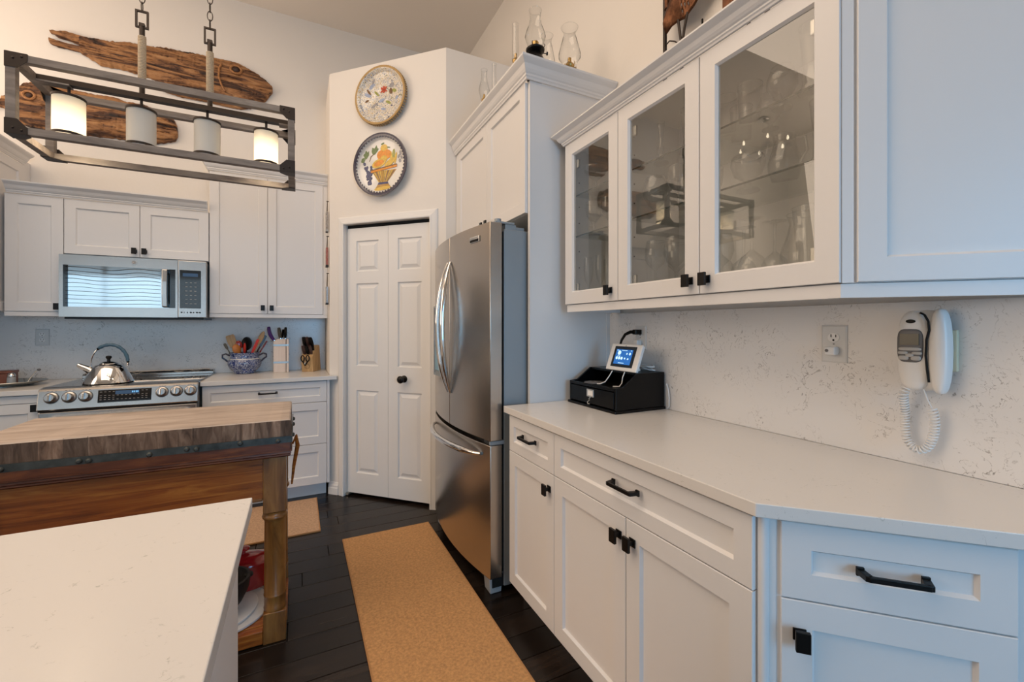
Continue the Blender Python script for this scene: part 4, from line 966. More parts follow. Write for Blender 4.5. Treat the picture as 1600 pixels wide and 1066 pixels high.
# ------------------------------------------------------------------ outlets
def outlet(label, loc, rot, plugs='none', gang=1):
    t = thing('wall_outlet', label, 'outlet', loc, rot); hw = .036*gang
    B().loft(-hw, hw, -.058, .058, [(0, 0), (0, -.003), (.004, -.0055)]).build('cover_plate', PLATEP, t)
    for s in (1, -1):
        b = B().lathe([(.0001, .0055), (.0001, .0075), (.0165, .0075), (.0165, .0054)], (0, 0, s*.020), 24, 0, R90, sy=.86, sx=1.)
        o = b.build('receptacle', WHITEP, t)
        b = B().box(-.008, -.0055, -.0079, -.0074, s*.020+.001, s*.020+.010).box(.0055, .008, -.0079, -.0074, s*.020+.001, s*.020+.009); b.lathe([(.0001, .0079), (.003, .0079), (.003, .0074)], (0, 0, s*.020-.008), 10, 0, R90); b.build('slots', DARKGAP, o)
    B().lathe([(.0001, .0065), (.0028, .0062), (.003, .0054)], (0, 0, 0), 10, 0, R90).build('screw', GREY, t)
    return t
t = outlet('grey-white outlet on the right backsplash with a small plug-in sensor', (1.504, .761, 1.235), ROTR)
b = B().box(-.013, .016, -.034, -.008, -.034, -.008); n = b.build('plug_in_sensor', WHITEP, t, bevel=.004)
B().lathe([(.0001, 0), (.0045, 0), (.0045, .003), (.0001, .003)], (-.005, -.034, -.02), 12, 0, R90).build('sensor_button', GREYP, n)
t = outlet('outlet behind the white tablet, with a black plug', (1.504, 1.610, 1.235), ROTR)
pl = thing('power_adapter', 'black angled plug and cord in the outlet behind the tablet', 'plug', (1.496, 1.610, 1.262), ROTR)
B().box(-.012, .014, -.040, -.0005, -.012, .012).build('plug_body', BLKP, pl, bevel=.004)
B().tube([(-.004, -.030, .0), (-.012, -.050, .0), (-.028, -.068, -.012), (-.040, -.080, -.04), (-.046, -.090, -.08), (-.04, -.09, -.125)], [.0085, .0085, .007, .006, .005, .005], 8).build('cord', BLKP, pl)
pl = thing('power_adapter', 'small white charger below the black plug', 'charger', (1.496, 1.610, 1.212), ROTR)
B().box(-.013, .013, -.030, -.0005, -.016, .012).build('charger_body', WHITEP, pl, bevel=.003)
t = outlet('outlet on the pale backsplash left of the range', (-1.60, 4.1745, 1.213), 0)
# ------------------------------------------------------------------ wall telephone
t = thing('wall_telephone', 'white corded wall phone with grey keypad and small screen', 'telephone', (1.5035, .535, 1.225), ROTR)
B().box(-.03, .058, -.014, 0, -.050, .055).build('wall_plate', IVORY, t, bevel=.002)
def pod(b, x0, x1, z0, z1, y0, y1, mi=0, n=28, sq=3., bulge=.012):
    """superellipse pillow body"""
    cx, cz, rx, rz = (x0+x1)/2, (z0+z1)/2, (x1-x0)/2, (z1-z0)/2; vs = []; fs = []
    rings = [(0.0001, y1), (1, y1), (1, y0+bulge*1.5), (.97, y0+bulge*.8), (.90, y0+bulge*.35), (.75, y0), (.4, y0-bulge*.25), (.0001, y0-bulge*.3)]
    for k_, y in rings:
        for i in range(n):
            a = 2*PI*i/n; c, s_ = math.cos(a), math.sin(a); e = 2/sq
            vs.append((cx+rx*k_*math.copysign(abs(c)**e, c), y, cz+rz*k_*math.copysign(abs(s_)**e, s_)))
    for i in range(len(rings)-1):
        for k2 in range(n):
            q = (k2+1) % n; fs.append((i*n+k2, i*n+q, (i+1)*n+q, (i+1)*n+k2))
    b.add(vs, fs, mi, True); return b
b = pod(B(), -.046, .052, -.104, .108, -.044, -.0145, sq=2.5); body = b.build('phone_base', WHITEP, t, ang=70)
b = pod(B(), -.048, .020, -.104, .106, -.060, -.036, sq=2.8, bulge=.008); fp = b.build('face_plate', WHITEP, t, ang=70)
b = pod(B(), .017, .0565, -.108, .110, -.062, -.030, sq=2.5, bulge=.010)
hs = b.build('handset', WHITEP, t, ang=70)
B().tube([(.002, -.056, .100), (.012, -.060, .094), (.020, -.062, .078), (.022, -.063, .055), (.017, -.0635, .03), (.0155, -.0635, -.01), (.018, -.063, -.045), (.0205, -.060, -.078)], .0026, 8).build('cradle_gap', DARKGAP, t)
b = pod(B(), -.044, .010, -.030, .058, -.0650, -.0590, sq=4., bulge=.002); kp = b.build('keypad_surround', GREYP, fp, ang=60)
B().box(-.036, .003, -.0677, -.0655, .016, .045).build('lcd', LCDP, kp)
def keyb(x0, x1, z0, z1): return pod(B(), x0, x1, z0, z1, -.0683, -.0655, sq=3.5, bulge=.0015, n=16).build('key', BTN, kp, ang=60)
keyb(-.040, .008, .001, .010); keyb(-.041, -.020, -.009, -.001); keyb(-.012, .009, -.009, -.001); keyb(-.025, -.008, -.0155, -.006); keyb(-.040, -.018, -.024, -.012); keyb(-.014, .007, -.024, -.012)
pod(B(), -.026, -.006, .073, .083, -.0635, -.0600, sq=2., bulge=.001).build('oval_badge', BLKP, fp, ang=60)
# coiled handset cord
path = []
ctrl = [(-.030, -.046, -.100), (-.036, -.048, -.12), (-.040, -.030, -.17), (-.040, -.028, -.215), (-.034, -.028, -.245), (-.015, -.030, -.262), (.006, -.030, -.252), (.018, -.030, -.220), (.022, -.032, -.18), (.018, -.036, -.148)]
def catmull(P, n):
    out = []
    for i in range(len(P)-1):
        p0 = Vector(P[max(0, i-1)]); p1 = Vector(P[i]); p2 = Vector(P[i+1]); p3 = Vector(P[min(len(P)-1, i+2)])
        for k_ in range(n):
            s = k_/n; out.append(.5*((2*p1)+(p2-p0)*s+(2*p0-5*p1+4*p2-p3)*s*s+(3*p1-p0-3*p2+p3)*s**3))
    out.append(Vector(P[-1])); return out
C_ = catmull(ctrl, 64); pts = []; ph = 0
for i, p in enumerate(C_):
    d_ = (C_[min(i+1, len(C_)-1)]-C_[max(i-1, 0)]).normalized(); u = d_.cross(Vector((0, 1, 0))).normalized(); w_ = d_.cross(u)
    if i: ph += (C_[i]-C_[i-1]).length/.0078*2*PI
    pts.append((p, u, w_, ph))
hel = []
for i in range(len(pts)-1):
    for s in (0, .34, .67):
        p = pts[i][0].lerp(pts[i+1][0], s); a = pts[i][3]+(pts[i+1][3]-pts[i][3])*s; hel.append(p+pts[i][1]*math.cos(a)*.0088+pts[i][2]*math.sin(a)*.0088)
B().tube(hel, .0020, 5).build('coiled_cord', WHITEP, t)
B().tube([(.018, -.036, -.148), (.012, -.044, -.125), (.008, -.055, -.098)], .0016, 6).build('cord_end', WHITEP, t)
# ------------------------------------------------------------------ desk organizer, tablet
t = thing('desk_organizer', 'black lacquered desk organizer with card holder on its drawer, on the right counter', 'organizer', (1.212, 1.802, .9145), ROTR)
wO = .352; dO = .285
B().box(-.004, wO+.004, -.006, dO, 0, .012).build('base', BLKP, t, bevel=.003)
pf = [(.004, .0125), (dO-.004, .0125), (dO-.004, .168), (.125, .168), (.045, .112), (.004, .108)]
for x in (0, wO-.012): B().prismx([(y, z) for y, z in pf], x, x+.012).build('side_panel', BLKP, t, bevel=.0015)
B().box(.0125, wO-.0125, .012, dO-.006, .095, .101).build('tray_floor', BLKP, t); B().box(.0125, wO-.0125, .004, .011, .0945, .108).build('tray_lip', BLKP, t)
B().box(.0125, wO-.0125, .130, dO-.006, .158, .168).build('top_shelf', BLKP, t, bevel=.001); B().box(.0125, wO-.0125, dO-.014, dO-.006, .0125, .157).build('back_panel', BLKP, t)
dw = B().box(.016, wO-.016, .0015, .20, .018, .090).build('drawer', BLKP, t, bevel=.001)
b = B().loft(.150, .200, .050, .084, [(0, .001), (0, -.003), (.005, -.003), (.0055, -.001)], cap_last=False); b.build('label_frame', GREY, dw)
B().box(.1553, .1947, -.0008, .0012, .0553, .0787).build('label_card', WHITEP, dw)
b = B().tube([(.178, -.002, .049), (.176, -.008, .042), (.184, -.012, .036), (.172, -.014, .028), (.176, -.016, .020), (.188, -.014, .020)], .0026, 8); b.build('hook_pull', SILV, dw)
tag(B().lathe([(.0001, 1.0160), (.046, 1.0160), (.050, 1.018), (.050, 1.0205), (.047, 1.022), (.012, 1.022), (.010, 1.020), (.0001, 1.020)], (1.285, 1.69, 0), 32).build('coaster', GREYP), 'dark round disc lying in the organizer tray', 'coaster')
t = thing('tablet', 'white tabletop tablet with blue screen on the black organizer', 'tablet', (1.330, 1.668, 1.0835), ROTR)
lean = math.atan2(.045, .122); Rl = Matrix.Rotation(-lean, 3, 'X')
def tp(x, y, z): return Rl @ Vector((x, y, z))
H = .130; WT = .208
b = B(); b.obox(tp(WT/2, .006, H/2+.002), (WT/2, .006, H/2), Rl); fr = b.build('tablet_body', WHITEP, t, bevel=.005, segs=3)
b = B(); b.obox(tp(WT/2, .0155, H/2+.002), (WT/2-.004, .0034, H/2-.004), Rl); b.build('tablet_back', WHITEP, t, bevel=.002)
b = B(); b.obox(tp(WT/2+.0, -.0006, H/2+.004), (.073, .0009, .050), Rl); bz = b.build('screen_bezel', BGLASS, fr)
b = B(); b.obox(tp(WT/2-.001, -.0018, H/2+.003), (.056, .0006, .036), Rl); sc = b.build('screen', SCRN, fr)
b = B()
for x, z, r in ((-.032, .018, .011), (-.042, -.008, .007), (-.025, -.008, .007), (-.008, -.008, .007), (.020, .015, .0045), (.040, .015, .006), (.013, -.008, .0045), (.034, -.010, .0045)):
    b.lathe([(.0001, 0), (r, 0)], tp(WT/2+x, -.0026, H/2+.004+z), 16, 0, Rl @ R90)
for x, z, w_ in ((-.045, .031, .006), (.0, .031, .018), (.045, .031, .004), (-.005, -.030, .020), (-.03, .003, .010)): b.obox(tp(WT/2+x, -.0026, H/2+.003+z), (w_, .0002, .0012), Rl)
b.build('screen_icons', ICON, sc, kind='stuff')
b = B(); b.lathe([(.0001, .0), (.0025, 0)], tp(WT/2-.003, -.0004, H-.008), 10, 0, Rl @ R90); b.build('camera_dot', GREYP, fr)
b = B().prismx([(.022, .0), (.085, .0), (.088, .004), (.045, .075), (.040, .075), (.035, .006), (.022, .006)], WT*.3, WT*.7); b.build('stand_leg', WHITEP, t)
tag(B().tube([(1.318, 1.60, 1.082), (1.300, 1.603, 1.055), (1.285, 1.610, 1.032), (1.270, 1.63, 1.020), (1.262, 1.655, 1.0185)], .0024, 6).build('charging_cable', WHITEP), 'white cable hanging from the left of the tablet into the tray', 'cable')
tag(B().tube([(1.322, 1.52, 1.083), (1.306, 1.515, 1.060), (1.300, 1.513, 1.035), (1.292, 1.52, 1.020), (1.276, 1.545, 1.0185)], .0024, 6).build('charging_cable', WHITEP), 'white cable hanging from the right of the tablet into the tray', 'cable')
cb = []
for i in range(60): a = i*.42; cb.append((1.455+.022*math.cos(a)*(.7+.3*math.sin(i)), 1.52+.045*math.sin(a), 1.087+.020*abs(math.sin(i*.11))+.004*math.sin(i*.9)))
tag(B().tube(cb, .0026, 6).build('charging_cable', WHITEP), 'loops of white cable heaped behind the tablet', 'cable')
tag(B().tube([(1.4955, 1.44, 1.03), (1.494, 1.43, 1.01), (1.492, 1.422, .97), (1.494, 1.425, .93), (1.4955, 1.44, .917)], .0026, 6).build('charging_cable', WHITEP), 'white cable loop at the rear right of the organizer', 'cable')

# ------------------------------------------------------------------ kettle
t = thing('kettle', 'polished steel stovetop kettle with blue arched handle and black knob', 'kettle', (-1.105, 3.70, .9232), 0)
B().lathe([(.0001, 0), (.122, 0), (.126, .004), (.124, .014), (.103, .058), (.082, .095), (.068, .112), (.045, .122), (.0001, .123)], (0, 0, 0), 48).build('body', CHROME, t, ang=50)
ld = B().lathe([(.0001, .123), (.047, .1225), (.046, .127), (.028, .136), (.0001, .139)], (0, 0, 0), 32).build('lid', CHROME, t)
B().lathe([(.0001, .137), (.009, .138), (.008, .150), (.012, .156), (.016, .164), (.013, .173), (.0001, .176)], (0, 0, 0), 20).build('lid_knob', BLKP, ld)
B().tube([(-.075, 0, .070), (-.105, 0, .092), (-.150, 0, .120)], [.026, .020, .012], 16).build('spout', CHROME, t)
hp = arc((0.005, 0, .128), .092, math.radians(200), math.radians(-10), 30, 'xz', .118)
hp = [(x+.0, y, z) for x, y, z in hp]
B().tube(hp, .0035, 8).build('handle_wire', CHROME, t)
sub = arc((0.005, 0, .128), .092, math.radians(128), math.radians(2), 22, 'xz', .118)
rad = [.006]+[.0105+.0012*math.sin(i*1.9) for i in range(21)]+[.006]
B().tube(sub, rad, 12).build('handle_grip', BLUEH, t)
for q_ in (sub[0], sub[-1]): B().sphere(q_, .0085, 0, 6).build('grip_end', BLKP, t)
# ------------------------------------------------------------------ silver tray group, left of the range
t = thing('serving_tray', 'tarnished silver oval tray on the counter left of the range', 'tray', (-1.70, 3.86, .9145), 0)
B().lathe([(.0001, .004), (.17, .004), (.19, .010), (.235, .024), (.240, .027), (.238, .030), (.232, .027), (.188, .014), (.17, .008), (.0001, .008)], (0, 0, 0), 64, sy=.78).build('tray_dish', SILV, t, ang=60)
B().lathe([(.0001, 0), (.15, 0), (.15, .004), (.17, .004)], (0, 0, 0), 48, sy=.78).build('foot_ring', SILV, t)
t = thing('wooden_box', 'dark red-brown wooden box on the silver tray at the left edge', 'box', (-1.69, 3.88, .9228), .1)
B().box(-.075, .072, -.05, .05, 0, .070).build('box_body', COPPER, t, bevel=.002); B().box(-.078, .075, -.053, .053, .0705, .086).build('lid', COPPER, t, bevel=.003)
t = thing('salt_shaker', 'small glass shaker with metal top on the silver tray', 'shaker', (-1.598, 3.80, .9228), 0)
B().lathe([(.0001, 0), (.020, 0), (.021, .01), (.019, .045), (.017, .052), (.0001, .052)], (0, 0, 0), 20).build('shaker_body', GREY, t); B().lathe([(.018, .052), (.019, .056), (.017, .068), (.010, .076), (.0001, .078)], (0, 0, 0), 20).build('shaker_cap', CHROME, t)
t = thing('sugar_bowl', 'tiny clear glass bowl holding a spoon on the silver tray', 'bowl', (-1.535, 3.83, .9275), 0)
B().lathe([(.0001, 0), (.014, 0), (.016, .004), (.020, .03), (.021, .036), (.019, .036), (.014, .006), (.0001, .004)], (0, 0, 0), 20).build('glass_bowl', GLASS, t)
t = thing('teaspoon', 'small spoon with dark tip leaning in the tiny glass bowl', 'spoon', (-1.535, 3.83, .934), 0)
B().tube([(-.004, 0, 0), (.012, 0, .032), (.034, 0, .066), (.042, 0, .075)], .0022, 6).build('spoon_handle', CHROME, t); B().sphere((.050, 0, .078), .009, 0, 8, (1.1, .7, .8)).build('spoon_tip', GREYP, t)
# ------------------------------------------------------------------ blue and white crock with utensils
CX, CY = -.378, 4.045
t = thing('utensil_crock', 'blue and white patterned two-handled crock on the back counter', 'crock', (CX, CY, .9145), 0)
B().lathe([(.0001, .0), (.066, .0), (.072, .006), (.072, .012), (.088, .026), (.106, .048), (.117, .074), (.118, .092), (.112, .105), (.102, .116), (.100, .150), (.106, .160), (.108, .166), (.102, .167), (.094, .155), (.093, .118), (.10, .10), (.06, .02), (.0001, .016)], (0, 0, 0), 48).build('crock_body', DELFT, t, ang=60)
B().lathe([(.1035, .1125), (.107, .116), (.1050, .1205), (.1025, .1195)], (0, 0, 0), 48).build('white_band', WHT, t)
for s in (-1, 1): B().tube([(s*.100, 0, .142), (s*.128, 0, .158), (s*.150, 0, .150), (s*.150, 0, .128), (s*.130, 0, .112), (s*.112, 0, .092)], .0065, 10).build('handle', NAVY, t)
cc = Vector((CX, CY, .9145))
def utensil(name, label, cat, base, tip, parts):
    """parts: function(b-factory, dir, length) builds pieces in a frame whose z axis runs base -> tip"""
    b0 = cc+Vector(base); d_ = Vector(tip)-Vector(base); Rq = d_.to_track_quat('Z', 'X').to_matrix(); t = thing(name, label, cat, b0, 0)
    t.rotation_euler = Rq.to_euler(); parts(t, d_.length); return t
def spatula(t, L, mh, mb, w_, h, handle=.006):
    B().cyl((0, 0, 0), (0, 0, L-h), handle, 8).build('shaft', mh, t)
    b = B(); pts = [(-w_*.35, L-h+.0005), (w_*.35, L-h+.0005), (w_*.5, L-h*.6), (w_*.5, L-.008), (w_*.4, L), (-w_*.4, L), (-w_*.5, L-.008), (-w_*.5, L-h*.6)]
    b.prismx([(y, z) for y, z in pts], -.003, .003) if False else b.prismy(pts, -.003, .003); b.build('blade', mb, t, bevel=.001)
def spoon(t, L, mh, mb, w_, h):
    B().cyl((0, 0, 0), (0, 0, L-h), .0055, 8).build('shaft', mh, t); B().sphere((0, 0, L-h/2), 1, 0, 10, (w_/2, .010, h/2)).build('bowl', mb, t)
utensil('spatula', 'pale wooden flat spatula at the left of the crock', 'spatula', (-.020, .0, .03), (-.105, .02, .305), lambda t, L: spatula(t, L, SPOONW, SPOONW, .062, .10))
utensil('spatula', 'thin olive spatula leaning furthest left in the crock', 'spatula', (-.03, -.03, .03), (-.135, -.02, .240), lambda t, L: spatula(t, L, OLIV, OLIV, .02, .05, .004))
utensil('ladle', 'large black round ladle at the back of the crock', 'ladle', (.0, .03, .04), (.012, .055, .290), lambda t, L: (B().cyl((0, 0, 0), (0, 0, L-.11), .006, 8).build('shaft', BLKP, t), B().sphere((0, 0, L-.055), .058, 0, 14, (1, .45, .95)).build('bowl', BLKC, t)))
utensil('spoon', 'amber-orange wooden spoon at the front left of the crock', 'spoon', (-.005, -.03, .03), (-.060, -.052, .235), lambda t, L: spoon(t, L, ORNG, ORNG, .06, .085))
utensil('spoon', 'bright red spoon at the front centre of the crock', 'spoon', (.0, -.035, .03), (.005, -.058, .245), lambda t, L: spoon(t, L, REDP, REDP, .058, .09))
utensil('spoon', 'dark red spoon tilted behind the orange one in the crock', 'spoon', (-.005, .0, .03), (-.045, -.005, .262), lambda t, L: spoon(t, L, RED, RED, .045, .07))
utensil('spatula', 'red-edged silicone spatula leaning right in the crock', 'spatula', (.0, -.04, .03), (.098, -.062, .272), lambda t, L: spatula(t, L, REDP, REDP, .020, .12))
utensil('spoon', 'long pale wooden spoon leaning right in the crock', 'spoon', (.01, -.01, .03), (.135, -.01, .335), lambda t, L: spoon(t, L, SPOONW, SPOONW, .038, .12))
utensil('spatula', 'dark maroon spatula leaning right behind the wooden spoon', 'spatula', (.02, .02, .03), (.145, .03, .300), lambda t, L: spatula(t, L, MAROON, MAROON, .020, .10))
utensil('spatula', 'thin dark red utensil leaning furthest right in the crock', 'spatula', (.03, .03, .03), (.152, .055, .255), lambda t, L: spatula(t, L, RED, RED, .012, .09))
# ------------------------------------------------------------------ knife blocks
t = thing('knife_block', 'tall pale knife block with two silver bands on the back counter', 'knife block', (-.122, 4.03, .9145), 0)
B().prismy([(-.052, 0), (.036, 0), (.036, .272), (-.026, .272), (-.052, .250)], -.045, .045).build('block_body', PALEW, t, bevel=.001)
B().box(.0405, .057, -.045, .045, 0, .272).build('block_body_side', PALEW, t, bevel=.001); B().box(.036, .0405, -.040, .042, .004, .268).build('block_slot', DARKGAP, t)
for z in (.075, .215): B().box(-.054, .0585, -.0468, -.0452, z, z+.014).build('silver_band', SILV, t)
def knife(label, base, tip, w_, mat, kind='knife'):
    b0 = Vector(base); d_ = Vector(tip)-b0; t = thing('kitchen_knife', label, 'knife', b0, 0); t.rotation_euler = d_.to_track_quat('Z', 'X').to_matrix().to_euler(); L = d_.length
    return t, L
def grip(t, L, w_, mat, bend=0., blade=.0):
    n = 12; pts = [(bend*math.sin(PI*i/n), 0, L*i/n) for i in range(n+1)]; rad = [1.35*w_*(.38+.12*math.sin(PI*i/n)+.05*(i/n)) for i in range(n+1)]; rad[-1] *= .8
    B().tube(pts, rad, 10, flat=.62).build('grip', mat, t, bevel=0); B().lathe([(.0001, -.004), (w_*.42, -.004), (w_*.42, .0)], (0, 0, 0), 10, sy=.6).build('bolster', CHROME, t)
T = lambda x, y, z: (-.122+x, 4.03+y, .9145+z)
t, L = knife('knife with a curved purple handle in the pale block', T(-.050, -.01, .262), T(-.088, -.01, .372), .03, PURP); grip(t, L, .034, PURP, -.010)
t, L = knife('knife with an olive-grey handle in the middle of the pale block', T(-.004, .0, .277), T(-.016, 0, .365), .03, OLIV); grip(t, L, .032, OLIV)
t, L = knife('black-handled shears in the pale block beside the olive handle', T(.010, .012, .277), T(.016, .012, .350), .02, BLKP); grip(t, L, .022, BLKP)
t, L = knife('straight black-handled knife at the right of the pale block', T(.032, .0, .277), T(.034, 0, .368), .022, BLKP); grip(t, L, .026, BLKP)
KX, KY = .105, 4.02; rk = -.42
t = thing('knife_block', 'slanted oak knife block in the corner by the pantry', 'knife block', (KX, KY, .9145), rk)
bd = B().prismx([(-.075, 0), (.085, 0), (.055, .215), (-.005, .200), (-.095, .120)], -.045, .045).build('block_body', BAMB, t, bevel=.002)
Rq = Matrix.Rotation(PI/2-math.atan2(.020, .120)*-1, 3, 'X')
B().lathe([(.018, .0), (.020, .0), (.020, .0006), (.018, .0006)], (0, -.0815-.0035, .045), 24, 0, Rq).build('burned_mark', gBR, t)
def kw(x, y, z): c, s_ = math.cos(rk), math.sin(rk); return (KX+x*c-y*s_, KY+x*s_+y*c, .9145+z)
sd = Vector((0, -.055, .110))
for i, (lx_, s_, ww, nm) in enumerate(((-.026, .30, .028, 'left rear'), (.0, .30, .026, 'middle rear'), (.026, .34, .028, 'right rear'), (-.024, .72, .024, 'left front'), (.004, .74, .022, 'middle front'), (.028, .70, .022, 'right front'))):
    y = -.005+(-.09)*s_; z = .200-.080*s_; p0 = Vector((lx_, y-.0035, z+.005)); p1 = p0+sd*(.95 if s_ < .5 else .62)
    t, L = knife('dark-handled knife, %s slot of the oak block' % nm, kw(*p0), kw(*p1), ww, MAROON); grip(t, L, ww, MAROON if i % 2 else BLKP)
t = thing('kitchen_scissors', 'black-handled scissors hanging in the front of the oak block', 'scissors', kw(-.004, -.112, .060), rk)
for s in (-1, 1):
    b = B().tube([(s*.020+.017*math.cos(a)*.8*1.0, .0+.0*a, .052+.024*math.sin(a)) for a in [2*PI*i/16 for i in range(16)]], .0048, 8, closed=True); b.tube([(s*.022, 0, .030), (s*.008, 0, .008), (0, 0, -.006)], .0055, 8); b.build('scissor_handle', BLKP, t)
B().lathe([(.0001, .004), (.006, .004), (.007, 0)], (0, -.003, .010), 12, 0, R90).build('pivot', CHROME, t)
B().prismy([(-.006, -.002), (.006, -.002), (.002, .028), (-.002, .028)], .001, .003).build('blades', CHROME, t)

# ------------------------------------------------------------------ oil lamps on the refrigerator cabinet
B_top = 2.4905
def oil_lamp(label, x, y, ztop, burner=True, s=1., ch='tall'):
    zb = B_top; h = ztop-zb; t = thing('oil_lamp', label, 'oil lamp', (x, y, zb), 0)
    hb = h-.225*s
    B().lathe([(.0001, 0), (.052*s, 0), (.055*s, .006), (.05*s, .014), (.02*s, .03), (.016*s, .05), (.03*s, .065), (.058*s, max(.075, hb*.55)), (.060*s, max(.09, hb*.7)), (.035*s, hb*.93), (.024*s, hb)], (0, 0, 0), 32).build('font', GLASS if not burner else BLKC, t)
    bm_ = BLKC if burner else BRASS
    S_ = s; s = s if burner else s*.55
    bn = B().lathe([(.0001, hb), (.026*s, hb), (.044*s, hb+.010), (.046*s, hb+.018), (.030*s, hb+.032), (.016*s, hb+.034), (.015*s, hb+.050), (.0001, hb+.050)], (0, 0, 0), 28).build('burner', bm_, t)
    B().lathe([(.0165*s, hb+.036), (.017*s, hb+.056), (.014*s, hb+.060)], (0, 0, 0), 20).build('wick_tube', BRASS, bn)
    B().cyl((.03*s, 0, hb+.012), (.062*s, -.01, hb+.012), .0022, 6).cyl((.058*s, -.009, hb+.012), (.064*s, -.011, hb+.012), .008*s, 12).build('wick_knob', bm_, bn)
    for a in (.6, 2.2, 3.9, 5.4): B().tube([(.042*s*math.cos(a), .042*s*math.sin(a), hb+.015), (.050*s*math.cos(a), .050*s*math.sin(a), hb+.030), (.044*s*math.cos(a), .044*s*math.sin(a), hb+.038)], .0018, 6).build('gallery_prong', bm_, bn)
    s = S_; z0 = hb+.022
    if ch == 'tall': pr = [(.036, 0), (.034, .012), (.045, .045), (.050, .065), (.044, .09), (.030, .13), (.026, .16), (.028, .19), (.030, .203)]
    elif ch == 'cone': pr = [(.040, 0), (.038, .01), (.056, .04), (.056, .06), (.044, .11), (.030, .165), (.032, .180), (.042, .200), (.044, .203)]
    else: pr = [(.024, 0), (.024, .02), (.027, .06), (.024, .12), (.024, .203)]
    B().lathe([(r_*s, z0+z) for r_, z in pr], (0, 0, 0), 32).build('glass_chimney', GLASS, t, ang=80)
    r_, z = pr[-1]; B().tube([(r_*s*math.cos(2*PI*i/24), r_*s*math.sin(2*PI*i/24), z0+z) for i in range(24)], .0016, 6, closed=True).build('chimney_rim', GLASS, t)
    return t
oil_lamp('oil lamp with black burner at the front corner above the refrigerator', 1.115, 1.972, 2.962, True, 1.08)
oil_lamp('clear oil lamp with flared chimney, rightmost above the refrigerator', 1.325, 1.965, 2.925, False, 1.05, 'cone')
oil_lamp('small clear oil lamp peeking out behind the black-burner lamp', 1.285, 2.135, 2.915, False, .80, 'cone')
oil_lamp('slim clear oil lamp left of the black-burner lamp', 1.10, 2.17, 2.935, False, .75, 'slim')
oil_lamp('second clear oil lamp from the pantry wall', 1.16, 2.60, 2.93, False, .62, 'slim')
oil_lamp('clear oil lamp nearest the pantry wall', 1.13, 2.70, 2.96, False, .72, 'tall')

# ------------------------------------------------------------------ metal bird panel over the glass cabinets
t = thing('metal_bird_panel', 'dark metal framed bird sculpture standing above the glass cabinets', 'sculpture', (1.46, 1.415, 2.2325), ROTR)
b = B().box(-.006, .006, -.006, .006, 0, .95).box(.46, .472, -.006, .006, 0, .95).box(.006, .46, -.006, .006, .0, .012).box(.006, .46, -.006, .006, .938, .95); b.build('frame', LAMPM, t)
cx, cz = .190, .520; vs = []; fs = []
bod = []; nB = 26
up = [(.02, .42), (.03, .455), (.06, .51), (.10, .555), (.16, .60), (.24, .64), (.31, .65), (.36, .63)]
lo = [(.02, .335), (.05, .352), (.08, .352), (.12, .342), (.17, .365), (.22, .405), (.28, .47), (.33, .55), (.36, .62)]
b = B(); nx, nz = 66, 18
for i in range(nx+1):
    x = .02+.34*i/nx; zu = interp(up, x); zl = interp(lo, x)
    for j in range(nz+1):
        v_ = j/nz; e = math.sin(PI*v_); vs.append((x, -.012-.022*e, zl+(zu-zl)*v_))
m_ = nz+1
for i in range(nx):
    for j in range(nz):
        if i > 16 and i % 3 == 0 and (j+(i//3)) % 2 == 0 and 1 < j < nz-1: continue
        fs.append((i*m_+j, (i+1)*m_+j, (i+1)*m_+j+1, i*m_+j+1))
b.add(vs, fs, 0, True); o = b.build('pierced_body', PEAR, t, ang=60); sd_ = o.modifiers.new('thick', 'SOLIDIFY'); sd_.thickness = .003
b = B().tube([(.03, -.015, .44), (.02, -.012, .52), (.035, -.012, .60), (.06, -.012, .68), (.055, -.012, .74)], [.014, .012, .009, .008, .010], 8); b.sphere((.062, -.012, .755), .018, 0, 8); b.tube([(.07, -.012, .755), (.10, -.012, .745), (.125, -.012, .735)], [.007, .004, .001], 6); b.build('neck_and_head', PEAR, t)
for x0, x1 in ((.085, .10), (.135, .105)):
    B().tube([(x0, -.012, .36), ((x0+x1)/2, -.012, .31), (x1, -.010, .25), (x1, -.008, .18), (x1-.01, -.008, .02)], .0055, 6).build('leg', LAMPM, t)
B().sphere((.102, -.010, .245), .011, 0, 6).build('knee', LAMPM, t)
for P in ([(.0, 0, .30), (.03, -.004, .305), (.06, -.006, .285), (.095, -.008, .25)], [(.0, 0, .50), (.02, -.004, .505), (.04, -.006, .49)]): B().tube(P, .003, 6).build('brace', LAMPM, t)
t = thing('metal_wall_panel', 'edge of a second brown metal panel beside the bird sculpture', 'sculpture', (1.49, 1.141, 2.2325), ROTR)
B().box(0, .26, -.010, .0, .255, .8).build('panel_sheet', PEAR, t); B().box(.10, .11, -.008, .0, .0, .2548).build('stand', LAMPM, t)
tag(B().box(1.497, 1.503, 1.248, 1.253, 2.54, 2.562).build('wall_bracket', BLACK), 'small dark bracket on the wall between the two metal panels', 'bracket')

